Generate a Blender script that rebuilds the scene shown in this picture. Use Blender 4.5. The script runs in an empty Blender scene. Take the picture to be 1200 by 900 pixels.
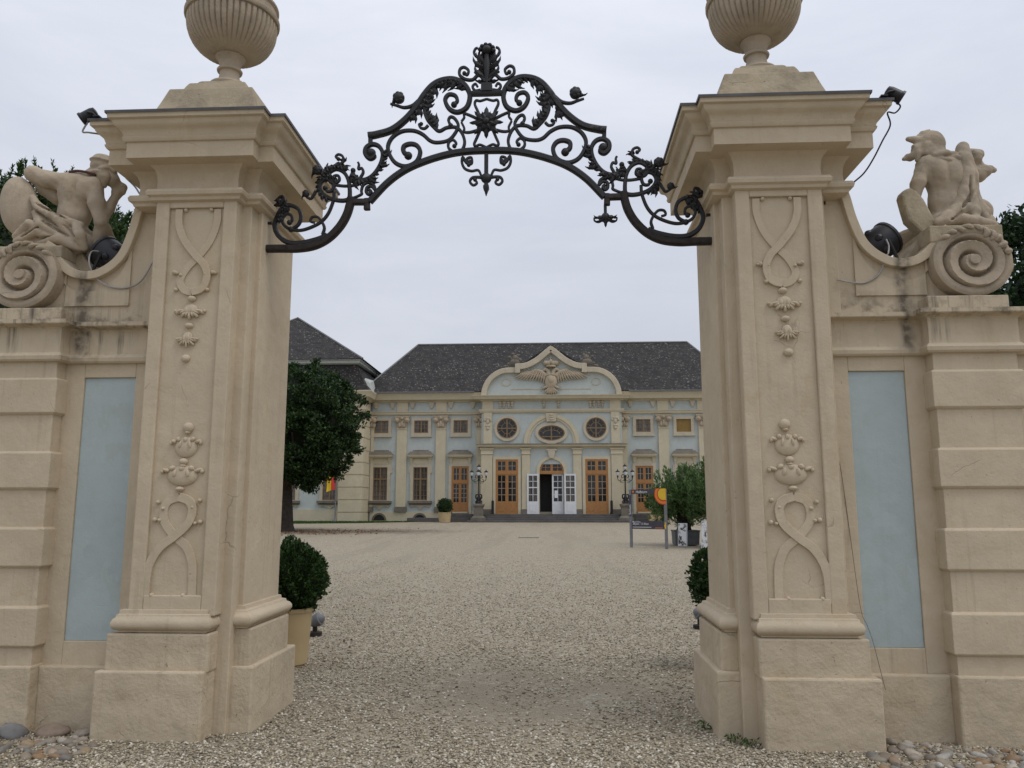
import bpy, math, random
import numpy as np
from mathutils import Vector

# ------------------------------------------------------------------ camera, world, sun, exposure
S = bpy.context.scene
COL = S.collection
R = math.radians
random.seed(5)
rng = np.random.default_rng(11)

cam = bpy.data.cameras.new('camera')
cam.sensor_width = 36.0
cam.lens = 947.0 / 1200.0 * 36.0
cam.clip_end = 3000
camo = bpy.data.objects.new('camera', cam)
COL.objects.link(camo)
camo.location = (0.542, -5.807, 1.6)
camo.rotation_euler = (R(90) + 0.154, 0.0, 0.0528)
S.camera = camo

SUN_EL, SUN_AZ = R(58), R(62)            # azimuth measured from -Y towards +X (behind the viewer, to the right)
W = bpy.data.worlds.new('World')
S.world = W
W.use_nodes = True
nt = W.node_tree
nt.nodes.clear()
w_out = nt.nodes.new('ShaderNodeOutputWorld')
w_bg = nt.nodes.new('ShaderNodeBackground')
w_sky = nt.nodes.new('ShaderNodeTexSky')
w_sky.sky_type = 'NISHITA'
w_sky.sun_disc = False
w_sky.sun_elevation = SUN_EL
w_sky.sun_rotation = math.pi - SUN_AZ
w_sky.air_density = 1.0
w_sky.dust_density = 2.0
# a closed, pale cloud layer: brighter towards the zenith as an overcast sky is, softly mottled
w_tc = nt.nodes.new('ShaderNodeTexCoord')
w_map = nt.nodes.new('ShaderNodeMapping')
w_map.inputs['Scale'].default_value = (1.0, 1.0, 3.2)
w_n = nt.nodes.new('ShaderNodeTexNoise')
w_n.inputs['Scale'].default_value = 1.9
w_n.inputs['Detail'].default_value = 6
w_n.inputs['Roughness'].default_value = 0.55
w_n.inputs['Distortion'].default_value = 0.35
w_r = nt.nodes.new('ShaderNodeValToRGB')
w_r.color_ramp.elements[0].position = 0.34
w_r.color_ramp.elements[0].color = (5.2, 5.5, 6.25, 1)
w_r.color_ramp.elements[1].position = 0.66
w_r.color_ramp.elements[1].color = (6.45, 6.7, 7.35, 1)
w_sep = nt.nodes.new('ShaderNodeSeparateXYZ')
w_mr = nt.nodes.new('ShaderNodeMapRange')
w_mr.inputs['From Min'].default_value = 0.0
w_mr.inputs['From Max'].default_value = 1.0
w_mr.inputs['To Min'].default_value = 0.86
w_mr.inputs['To Max'].default_value = 1.7
w_mul = nt.nodes.new('ShaderNodeVectorMath')
w_mul.operation = 'SCALE'
w_mix = nt.nodes.new('ShaderNodeMix')
w_mix.data_type = 'RGBA'
w_mix.inputs[0].default_value = 0.90
nt.links.new(w_tc.outputs['Generated'], w_map.inputs[0])
nt.links.new(w_map.outputs[0], w_n.inputs['Vector'])
nt.links.new(w_n.outputs[0], w_r.inputs[0])
nt.links.new(w_tc.outputs['Generated'], w_sep.inputs[0])
nt.links.new(w_sep.outputs['Z'], w_mr.inputs['Value'])
nt.links.new(w_r.outputs[0], w_mul.inputs[0])
nt.links.new(w_mr.outputs[0], w_mul.inputs['Scale'])
nt.links.new(w_sky.outputs[0], w_mix.inputs[6])
nt.links.new(w_mul.outputs[0], w_mix.inputs[7])
nt.links.new(w_mix.outputs[2], w_bg.inputs['Color'])
w_bg.inputs['Strength'].default_value = 0.107
nt.links.new(w_bg.outputs[0], w_out.inputs[0])

sun = bpy.data.lights.new('sun', 'SUN')
sun.energy = 0.9
sun.angle = R(25)
sun.color = (1.0, 0.95, 0.87)
suno = bpy.data.objects.new('sun', sun)
COL.objects.link(suno)
suno.location = (20, -30, 60)
sd = Vector((math.sin(SUN_AZ) * math.cos(SUN_EL), -math.cos(SUN_AZ) * math.cos(SUN_EL), math.sin(SUN_EL)))
suno.rotation_euler = (-sd).to_track_quat('-Z', 'Y').to_euler()

S.view_settings.view_transform = 'Standard'
S.view_settings.look = 'None'
S.view_settings.exposure = 0.0
S.view_settings.gamma = 1.0
S.view_settings.use_curve_mapping = False


# ------------------------------------------------------------------ materials
class NT:
    """thin wrapper for building node trees"""
    def __init__(self, name):
        self.m = bpy.data.materials.new(name)
        self.m.use_nodes = True
        self.t = self.m.node_tree
        self.b = self.t.nodes['Principled BSDF']
        self._pos = None

    def node(self, typ, ins=None, **props):
        n = self.t.nodes.new(typ)
        for k, v in props.items():
            setattr(n, k, v)
        for k, v in (ins or {}).items():
            self.set(n.inputs[k], v)
        return n

    def set(self, sock, v):
        if hasattr(v, 'links'):
            self.t.links.new(v, sock)
        else:
            sock.default_value = v

    def pos(self):
        if self._pos is None:
            self._pos = self.node('ShaderNodeNewGeometry').outputs['Position']
        return self._pos

    def mapping(self, vec, scale=(1, 1, 1), loc=(0, 0, 0), rot=(0, 0, 0)):
        return self.node('ShaderNodeMapping', {'Vector': vec, 'Scale': scale, 'Location': loc, 'Rotation': rot}).outputs[0]

    def noise(self, vec, scale, detail=4, rough=0.55, dist=0.0):
        return self.node('ShaderNodeTexNoise', {'Vector': vec, 'Scale': scale, 'Detail': detail, 'Roughness': rough, 'Distortion': dist}).outputs[0]

    def ramp(self, fac, stops, interp='LINEAR'):
        n = self.node('ShaderNodeValToRGB', {'Fac': fac})
        cr = n.color_ramp
        cr.interpolation = interp
        while len(cr.elements) < len(stops):
            cr.elements.new(0.5)
        for e, (p, c) in zip(cr.elements, stops):
            e.position = p
            e.color = (c, c, c, 1) if isinstance(c, (int, float)) else (*c, 1)
        return n.outputs[0]

    def rng_(self, v, a, b, c=0.0, d=1.0):
        return self.node('ShaderNodeMapRange', {'Value': v, 'From Min': a, 'From Max': b, 'To Min': c, 'To Max': d}).outputs[0]

    def math(self, op, a, b=0.0):
        n = self.node('ShaderNodeMath', operation=op)
        self.set(n.inputs[0], a)
        self.set(n.inputs[1], b)
        return n.outputs[0]

    def mix(self, fac, a, b, mode='MIX'):
        n = self.node('ShaderNodeMix', data_type='RGBA', blend_type=mode)
        self.set(n.inputs[0], fac)
        for i, v in ((6, a), (7, b)):
            if isinstance(v, tuple) and len(v) == 3:
                v = (*v, 1)
            self.set(n.inputs[i], v)
        return n.outputs[2]

    def bump(self, h, strength=0.3, dist=0.01, normal=None):
        ins = {'Height': h, 'Strength': strength, 'Distance': dist}
        if normal is not None:
            ins['Normal'] = normal
        return self.node('ShaderNodeBump', ins).outputs[0]

    def done(self, color=None, rough=0.8, normal=None, metal=0.0, spec=None):
        if color is not None:
            if isinstance(color, tuple) and len(color) == 3:
                color = (*color, 1)
            self.set(self.b.inputs['Base Color'], color)
        self.set(self.b.inputs['Roughness'], rough)
        self.set(self.b.inputs['Metallic'], metal)
        if normal is not None:
            self.set(self.b.inputs['Normal'], normal)
        if spec is not None:
            self.b.inputs['Specular IOR Level'].default_value = spec
        return self.m


def scl(c, k):
    return tuple(min(1, x * k) for x in c)


def plain(name, c, rough=0.6, metal=0.0, var=0.12, scale=6.0, bump=0.0, spec=0.4):
    n = NT(name)
    f = n.noise(n.pos(), scale, 5)
    col = n.mix(n.rng_(f, 0.3, 0.7), scl(c, 1 - var), scl(c, 1 + var))
    nm = n.bump(n.noise(n.pos(), scale * 12, 3), bump, 0.01) if bump else None
    return n.done(col, rough, nm, metal, spec)


def stucco(name, c, var=0.10, bump=0.35, streak=False, lichen=0.0, rough=0.9):
    """lime render: blotches of repainting, hand-trowelled unevenness, chips, optional dark rain streaks and lichen"""
    n = NT(name)
    p = n.pos()
    f = n.noise(p, 1.3, 6, 0.6, 0.3)
    col = n.mix(n.rng_(f, 0.3, 0.7), scl(c, 1 - var), scl(c, 1 + var * 0.8))
    f2 = n.noise(p, 9, 5, 0.6)
    col = n.mix(n.rng_(f2, 0.45, 0.8, 0, 0.35), col, (c[0] * 0.86, c[1] * 0.80, c[2] * 0.72))
    # repaired patches with a firm outline, paler or yellower than the rest
    pa = n.noise(n.mapping(p, (1, 1, 0.8), (3.1, 1.7, 0.4)), 2.1, 7, 0.62, 0.5)
    col = n.mix(n.rng_(pa, 0.575, 0.595, 0, 0.30), col, (min(1, c[0] * 1.13), min(1, c[1] * 1.13), min(1, c[2] * 1.12)))
    pb = n.noise(n.mapping(p, (1, 1, 0.6), (7.3, 4.1, 2.2)), 2.6, 6, 0.6, 0.3)
    col = n.mix(n.rng_(pb, 0.60, 0.63, 0, 0.28), col, (c[0] * 0.88, c[1] * 0.82, c[2] * 0.70))
    # faint rain runs
    dr = n.noise(n.mapping(p, (17, 17, 0.55)), 1.0, 4, 0.6)
    col = n.mix(n.math('MULTIPLY', n.rng_(dr, 0.56, 0.74), n.rng_(n.noise(p, 1.1, 3), 0.40, 0.62, 0, 0.10 if c[2] > c[0] else 0.34)), col, (c[0] * 0.50, c[1] * 0.47, c[2] * 0.43))
    # hairline cracks
    vc = n.node('ShaderNodeTexVoronoi', {'Vector': n.mix(0.10, p, n.node('ShaderNodeTexNoise', {'Vector': p, 'Scale': 5.0, 'Detail': 5}).outputs[1]), 'Scale': 2.3}, feature='DISTANCE_TO_EDGE')
    ck = n.math('MULTIPLY', n.rng_(vc.outputs['Distance'], 0.007, 0.002), n.rng_(n.noise(p, 1.9, 3), 0.60, 0.66))
    col = n.mix(n.math('MULTIPLY', ck, 0.0 if c[2] > c[0] else 0.38), col, scl(c, 0.35))
    # small chipped spots
    f3 = n.noise(p, 38, 3, 0.5)
    chips = n.rng_(f3, 0.70, 0.76)
    col = n.mix(n.math('MULTIPLY', chips, 0.45), col, scl(c, 0.6))
    if streak:
        sp = n.node('ShaderNodeSeparateXYZ', {'Vector': p})
        s = n.noise(n.mapping(p, (13, 13, 0.7)), 1.0, 5, 0.65)
        patch = n.noise(p, 1.7, 3, 0.5)
        m = n.math('MULTIPLY', n.rng_(s, 0.50, 0.66), n.rng_(patch, 0.42, 0.60))
        zin = n.math('MULTIPLY', n.rng_(sp.outputs['Z'], 2.74, 2.92), n.rng_(sp.outputs['Z'], 3.42, 3.12))
        m = n.math('MULTIPLY', m, zin)
        # the long stain that runs from under each floodlight down over the ledge
        ax = n.math('ABSOLUTE', sp.outputs['X'])
        jit = n.noise(n.mapping(p, (7, 7, 2)), 1.0, 3)
        band = n.math('ABSOLUTE', n.math('SUBTRACT', n.math('ADD', ax, n.math('MULTIPLY', n.math('SUBTRACT', jit, 0.5), 0.22)), 3.21))
        b = n.math('MULTIPLY', n.rng_(band, 0.085, 0.02), n.rng_(sp.outputs['Z'], 2.72, 2.85))
        b = n.math('MULTIPLY', b, n.rng_(n.noise(p, 15, 4), 0.35, 0.6, 0.25, 0.9))
        m = n.math('MAXIMUM', m, b)
        # black crust on the ledge itself
        cr = n.math('MULTIPLY', n.rng_(n.noise(p, 6, 5, 0.7), 0.48, 0.62), n.math('MULTIPLY', n.rng_(sp.outputs['Z'], 2.99, 3.03), n.rng_(sp.outputs['Z'], 3.30, 3.06)))
        m = n.math('MAXIMUM', m, n.math('MULTIPLY', cr, 0.75))
        col = n.mix(n.math('MULTIPLY', m, 0.85), col, (0.05, 0.045, 0.04))
    if lichen:
        lf = n.noise(p, 3.5, 6, 0.7)
        col = n.mix(n.rng_(lf, 0.47, 0.66, 0, lichen), col, (c[0] * 0.45, c[1] * 0.47, c[2] * 0.48))
    h = n.math('ADD', n.math('MULTIPLY', n.noise(p, 5, 4, 0.5), 1.2), n.math('ADD', n.math('MULTIPLY', n.noise(p, 45, 5, 0.65), 0.22), n.math('ADD', n.math('MULTIPLY', chips, -0.35), n.math('MULTIPLY', ck, -0.15))))
    return n.done(col, rough, n.bump(h, bump, 0.03), 0, 0.2)


CREAM = (0.525, 0.441, 0.322)
M = {}
M['gate'] = stucco('gate render', CREAM, 0.09, 0.42)
M['gate_streak'] = stucco('weathered gate render', CREAM, 0.09, 0.32, streak=True)
M['plinth'] = stucco('coarse plinth render', (0.51, 0.428, 0.31), 0.12, 0.8)
M['blue'] = stucco('pale blue render', (0.39, 0.452, 0.455), 0.07, 0.22)
M['stone'] = stucco('sandstone', (0.43, 0.358, 0.268), 0.16, 0.6, lichen=0.42)
M['stone_worn'] = stucco('worn sandstone', (0.43, 0.36, 0.255), 0.16, 0.8, lichen=0.55)
M['lead'] = plain('lead sheet', (0.10, 0.10, 0.105), 0.55, 0.3, 0.25)
M['iron'] = plain('black painted iron', (0.008, 0.008, 0.010), 0.5, 0.0, 0.5, 30, 0.3, 0.5)
M['rust'] = plain('rusty iron', (0.022, 0.016, 0.014), 0.7, 0.0, 0.5, 30, 0.3, 0.4)
M['black'] = plain('black lamp housing', (0.012, 0.012, 0.015), 0.42, 0.0, 0.3, 8)
M['lens'] = plain('lamp lens', (0.25, 0.27, 0.3), 0.12, 0.0, 0.1)
M['grey_plastic'] = plain('grey plastic', (0.15, 0.155, 0.165), 0.5)
M['cable'] = plain('grey cable', (0.33, 0.32, 0.31), 0.6)
M['cable_dark'] = plain('dark cable', (0.03, 0.03, 0.035), 0.6)
M['cable_mid'] = plain('weathered wire', (0.12, 0.105, 0.09), 0.7)
M['collar'] = plain('red brown paint', (0.07, 0.025, 0.02), 0.7)

M['p_blue'] = stucco('palace blue render', (0.47, 0.515, 0.495), 0.06, 0.2)
M['p_cream'] = stucco('palace cream render', (0.56, 0.495, 0.36), 0.06, 0.2)
M['p_trim'] = stucco('palace stone trim', (0.52, 0.46, 0.35), 0.10, 0.3, lichen=0.15)
M['p_grey'] = stucco('palace weathered stone', (0.185, 0.165, 0.135), 0.2, 0.4, lichen=0.4)
M['p_dark'] = stucco('dark step stone', (0.12, 0.112, 0.105), 0.2, 0.4, lichen=0.3)
M['p_relief'] = stucco('relief stone', (0.45, 0.375, 0.275), 0.15, 0.4, lichen=0.2)
M['wood'] = plain('varnished larch door', (0.37, 0.178, 0.060), 0.45, 0, 0.15, 9)
M['window_wood'] = plain('brown window frame', (0.22, 0.145, 0.075), 0.6)
M['bar_paint'] = plain('pale glazing bar', (0.34, 0.25, 0.16), 0.6)
M['white_paint'] = plain('white door paint', (0.68, 0.69, 0.70), 0.5, 0, 0.05)
M['painted_dark'] = plain('interior shade painted dark', (0.02, 0.018, 0.016), 0.8)  # near-black colour stands in for the shade of unlit rooms
M['blind'] = plain('ochre blind', (0.24, 0.15, 0.045), 0.8)
M['zinc'] = plain('zinc gutter', (0.16, 0.16, 0.16), 0.5, 0.4, 0.2)
M['pale_zinc'] = plain('pale painted valley sheet', (0.42, 0.45, 0.42), 0.6)


def mk_glass(name, c, spec=0.5):
    n = NT(name)
    f = n.noise(n.mapping(n.pos(), (1.3, 1.3, 0.9)), 1.4, 3)
    col = n.mix(n.rng_(f, 0.35, 0.65), scl(c, 0.5), scl(c, 1.5))
    return n.done(col, 0.06, n.bump(n.noise(n.pos(), 2.5, 2), 0.05, 0.02), 0, spec)


M['glass'] = mk_glass('old window glass', (0.020, 0.022, 0.024), 0.5)


def mk_curtain():
    n = NT('window glass with curtains')
    oi = n.node('ShaderNodeObjectInfo').outputs['Random']
    base = n.ramp(oi, [(0.0, (0.045, 0.042, 0.04)), (0.4, (0.11, 0.098, 0.085)), (0.75, (0.16, 0.145, 0.125)), (1.0, (0.075, 0.078, 0.08))])
    f = n.noise(n.mapping(n.pos(), (5.0, 1.0, 0.35)), 1.6, 4)
    col = n.mix(n.rng_(f, 0.35, 0.65), n.mix(0.55, base, (0.02, 0.02, 0.022)), n.mix(0.25, base, (0.3, 0.28, 0.25)))
    return n.done(col, 0.07, n.bump(n.noise(n.pos(), 1.8, 2), 0.09, 0.03), 0, 0.45)


M['glass_curtain'] = mk_curtain()


def mk_slate():
    n = NT('old slate roof')
    p = n.pos()
    sp = n.node('ShaderNodeSeparateXYZ', {'Vector': p})
    xx = n.math('ADD', sp.outputs['X'], n.math('MULTIPLY', sp.outputs['Y'], 0.37))
    v = n.node('ShaderNodeCombineXYZ', {'X': xx, 'Y': n.math('MULTIPLY', sp.outputs['Z'], 1.35)}).outputs[0]
    br = n.node('ShaderNodeTexBrick', {'Vector': v, 'Scale': 1.0, 'Mortar Size': 0.012, 'Brick Width': 0.30, 'Row Height': 0.24, 'Bias': 0.0,
                                       'Color1': (0.014, 0.0125, 0.012, 1), 'Color2': (0.034, 0.030, 0.028, 1), 'Mortar': (0.010, 0.010, 0.010, 1)})
    col = br.outputs[0]
    vo = n.node('ShaderNodeTexVoronoi', {'Vector': n.mapping(v, (5.5, 7.5, 1)), 'Scale': 1.0, 'Randomness': 1.0})
    cell = n.node('ShaderNodeSeparateColor', {'Color': vo.outputs['Color']}).outputs[0]
    patch = n.noise(v, 0.55, 4, 0.6)
    lich = n.math('MULTIPLY', n.rng_(cell, 0.52, 0.62), n.rng_(patch, 0.30, 0.62, 0.1, 1))
    lich = n.math('MULTIPLY', lich, n.rng_(vo.outputs['Distance'], 0.42, 0.28))
    lich = n.math('MULTIPLY', lich, n.rng_(n.noise(v, 7, 4), 0.38, 0.55))
    col = n.mix(n.math('MULTIPLY', lich, 0.9), col, (0.27, 0.25, 0.22))
    col = n.mix(n.rng_(n.noise(v, 1.1, 5, 0.65), 0.45, 0.75, 0, 0.4), col, (0.055, 0.047, 0.04))
    return n.done(col, 0.75, n.bump(br.outputs['Fac'], 0.4, 0.02), 0, 0.3)


M['slate'] = mk_slate()


def mk_leaf(name, c1, c2, c3, trans=0.25):
    n = NT(name)
    g = n.node('ShaderNodeNewGeometry')
    col = n.ramp(g.outputs['Random Per Island'], [(0.0, c1), (0.55, c2), (1.0, c3)])
    m = n.done(col, 0.5, None, 0, 0.3)
    tr = n.node('ShaderNodeBsdfTranslucent', {'Color': col})
    mx = n.node('ShaderNodeMixShader', {0: trans})
    out = n.t.nodes['Material Output']
    n.t.links.new(n.b.outputs[0], mx.inputs[1])
    n.t.links.new(tr.outputs[0], mx.inputs[2])
    n.t.links.new(mx.outputs[0], out.inputs[0])
    return m


M['leaf_maple'] = mk_leaf('dark broadleaf foliage', (0.009, 0.023, 0.006), (0.021, 0.047, 0.012), (0.050, 0.095, 0.022), 0.2)
M['leaf_yew'] = mk_leaf('yew foliage', (0.014, 0.034, 0.010), (0.030, 0.066, 0.016), (0.070, 0.12, 0.025), 0.15)
M['leaf_yew2'] = mk_leaf('dark hedge foliage', (0.010, 0.026, 0.010), (0.022, 0.048, 0.016), (0.045, 0.085, 0.025), 0.15)
M['leaf_box'] = mk_leaf('boxwood foliage', (0.010, 0.028, 0.006), (0.024, 0.058, 0.012), (0.058, 0.115, 0.026), 0.2)
M['leaf_oleander'] = mk_leaf('oleander foliage', (0.045, 0.092, 0.028), (0.092, 0.160, 0.050), (0.18, 0.25, 0.095), 0.3)
M['leaf_dead'] = mk_leaf('dead leaves', (0.10, 0.045, 0.02), (0.17, 0.085, 0.035), (0.25, 0.15, 0.07), 0.1)
M['leaf_grass'] = mk_leaf('grass blades', (0.03, 0.07, 0.012), (0.055, 0.12, 0.02), (0.09, 0.17, 0.03), 0.3)
M['core'] = plain('foliage core painted as shade', (0.012, 0.018, 0.008), 0.9)  # solid filler inside foliage, its depth of shade put into the colour
M['bark'] = plain('dark bark', (0.045, 0.034, 0.026), 0.9, 0, 0.4, 7, 0.8)
M['pot'] = plain('ochre glazed pot', (0.46, 0.35, 0.19), 0.6, 0, 0.12, 2.5, 0.1)
M['soil'] = plain('potting soil', (0.03, 0.022, 0.016), 0.95, 0, 0.4, 30, 0.5)
M['planter'] = plain('grey zinc planter', (0.12, 0.125, 0.13), 0.6, 0.0, 0.2)
M['sign_grey'] = plain('anthracite sign sheet', (0.055, 0.05, 0.065), 0.5)
M['post_grey'] = plain('galvanised post', (0.20, 0.20, 0.21), 0.5, 0.3)
M['white_print'] = plain('white print', (0.78, 0.78, 0.78), 0.6, 0, 0.03)
M['orange'] = plain('orange print', (0.72, 0.20, 0.03), 0.6, 0, 0.05)
M['yellow'] = plain('yellow print', (0.72, 0.48, 0.03), 0.6, 0, 0.05)
M['red_print'] = plain('red print', (0.50, 0.06, 0.02), 0.6, 0, 0.05)
M['flag_red'] = plain('red flag cloth', (0.58, 0.05, 0.04), 0.8, 0, 0.06)
M['flag_yellow'] = plain('yellow flag cloth', (0.75, 0.50, 0.02), 0.8, 0, 0.06)
M['globe'] = plain('frosted lamp glass', (0.60, 0.62, 0.62), 0.25, 0, 0.04)


def mk_print():
    n = NT('black and white printed panel')
    f = n.noise(n.mapping(n.pos(), (3.0, 3.0, 2.2)), 1.6, 6, 0.7, 1.2)
    return n.done(n.ramp(f, [(0.0, 0.02), (0.44, 0.03), (0.5, 0.7), (1.0, 0.78)]), 0.5)


M['print_bw'] = mk_print()


def mk_cobble():
    n = NT('river cobble')
    oi = n.node('ShaderNodeObjectInfo')
    c = n.ramp(oi.outputs['Random'], [(0.0, (0.13, 0.12, 0.11)), (0.16, (0.34, 0.29, 0.225)), (0.32, (0.20, 0.16, 0.12)), (0.48, (0.50, 0.45, 0.37)),
                                      (0.62, (0.27, 0.155, 0.07)), (0.74, (0.38, 0.30, 0.19)), (0.88, (0.20, 0.19, 0.17)), (1.0, (0.60, 0.56, 0.49))])
    f = n.noise(n.pos(), 25, 5, 0.6)
    return n.done(n.mix(n.rng_(f, 0.3, 0.7), c, n.mix(0.35, c, (0.08, 0.07, 0.06))), 0.6, n.bump(f, 0.3, 0.01))


M['cobble'] = mk_cobble()
PEB = [(0.0, (0.125, 0.106, 0.078)), (0.12, (0.25, 0.214, 0.156)), (0.33, (0.335, 0.292, 0.212)), (0.5, (0.425, 0.371, 0.272)), (0.68, (0.345, 0.277, 0.186)), (0.82, (0.555, 0.495, 0.38)), (1.0, (0.70, 0.652, 0.555))]


def mk_pebble():
    n = NT('loose pebbles')
    g = n.node('ShaderNodeNewGeometry')
    return n.done(n.ramp(g.outputs['Random Per Island'], PEB), 0.75, None, 0, 0.25)


M['pebble'] = mk_pebble()


def mk_ground():
    """raked gravel court: packed small stones (cell colours + bump), worn earthy patches, leaf-stained soil under the tree"""
    n = NT('gravel ground')
    p = n.pos()
    warp = n.noise(p, 9, 3)
    pv = n.mix(0.02, p, warp)
    v1 = n.node('ShaderNodeTexVoronoi', {'Vector': p, 'Scale': 52.0, 'Randomness': 1.0})
    v2 = n.node('ShaderNodeTexVoronoi', {'Vector': p, 'Scale': 19.0, 'Randomness': 1.0})
    c1 = n.ramp(n.node('ShaderNodeSeparateColor', {'Color': v1.outputs['Color']}).outputs[0], PEB)
    c2 = n.ramp(n.node('ShaderNodeSeparateColor', {'Color': v2.outputs['Color']}).outputs[1], PEB)
    col = n.mix(0.35, c1, c2)
    gap = n.rng_(v1.outputs['Distance'], 0.40, 0.62)
    col = n.mix(n.math('MULTIPLY', gap, 0.45), col, (0.20, 0.165, 0.12))
    # broad tone drift and fines
    big = n.noise(n.mapping(p, (0.55, 1.0, 1)), 0.55, 5, 0.6)
    col = n.mix(n.rng_(big, 0.38, 0.66, 0.0, 0.6), col, (0.345, 0.305, 0.23))
    tr = n.noise(n.mapping(p, (0.9, 0.10, 1), (0.7, 0.3, 0)), 0.9, 4, 0.6, 0.4)
    col = n.mix(n.rng_(tr, 0.52, 0.62, 0.0, 0.35), col, (0.265, 0.228, 0.168))
    sp = n.node('ShaderNodeSeparateXYZ', {'Vector': p})
    # worn wheel/foot patch in the gateway: earth shows between the stones
    e = n.noise(n.mapping(p, (0.8, 0.8, 1)), 1.4, 5, 0.6, 0.4)
    d = n.node('ShaderNodeVectorMath', {0: n.mapping(p, (0.62, 0.85, 0), (-0.20, -1.35, 0))}, operation='LENGTH').outputs['Value']
    worn = n.math('MULTIPLY', n.rng_(e, 0.36, 0.52), n.rng_(d, 1.55, 0.5))
    col = n.mix(n.math('MULTIPLY', worn, 0.75), col, (0.27, 0.225, 0.165))
    # leaf-stained soil round the foot of the court tree
    dt = n.node('ShaderNodeVectorMath', {0: n.mapping(p, (0.16, 0.30, 0), (1.9, -11.0, 0))}, operation='LENGTH').outputs['Value']
    soil = n.math('MULTIPLY', n.rng_(dt, 1.35, 0.55), n.rng_(n.noise(p, 0.9, 5, 0.65), 0.32, 0.55))
    col = n.mix(n.math('MULTIPLY', soil, 0.8), col, (0.11, 0.068, 0.042))
    hgt = n.math('MULTIPLY', n.math('SUBTRACT', 0.6, v1.outputs['Distance']), 1.0)
    return n.done(col, 0.9, n.bump(hgt, 0.7, 0.02), 0, 0.15)


M['ground'] = mk_ground()


# ------------------------------------------------------------------ mesh helpers
def catmull(pts, k=8):
    P = np.array(pts, float)
    P = np.vstack([2 * P[0] - P[1], P, 2 * P[-1] - P[-2]])
    out = []
    for i in range(1, len(P) - 2):
        a, b, c, d = P[i - 1], P[i], P[i + 1], P[i + 2]
        for t in np.linspace(0, 1, k, endpoint=False):
            out.append(0.5 * ((2 * b) + (c - a) * t + (2 * a - 5 * b + 4 * c - d) * t * t + (3 * b - a - 3 * c + d) * t ** 3))
    out.append(P[-2])
    return np.array(out)


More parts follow.
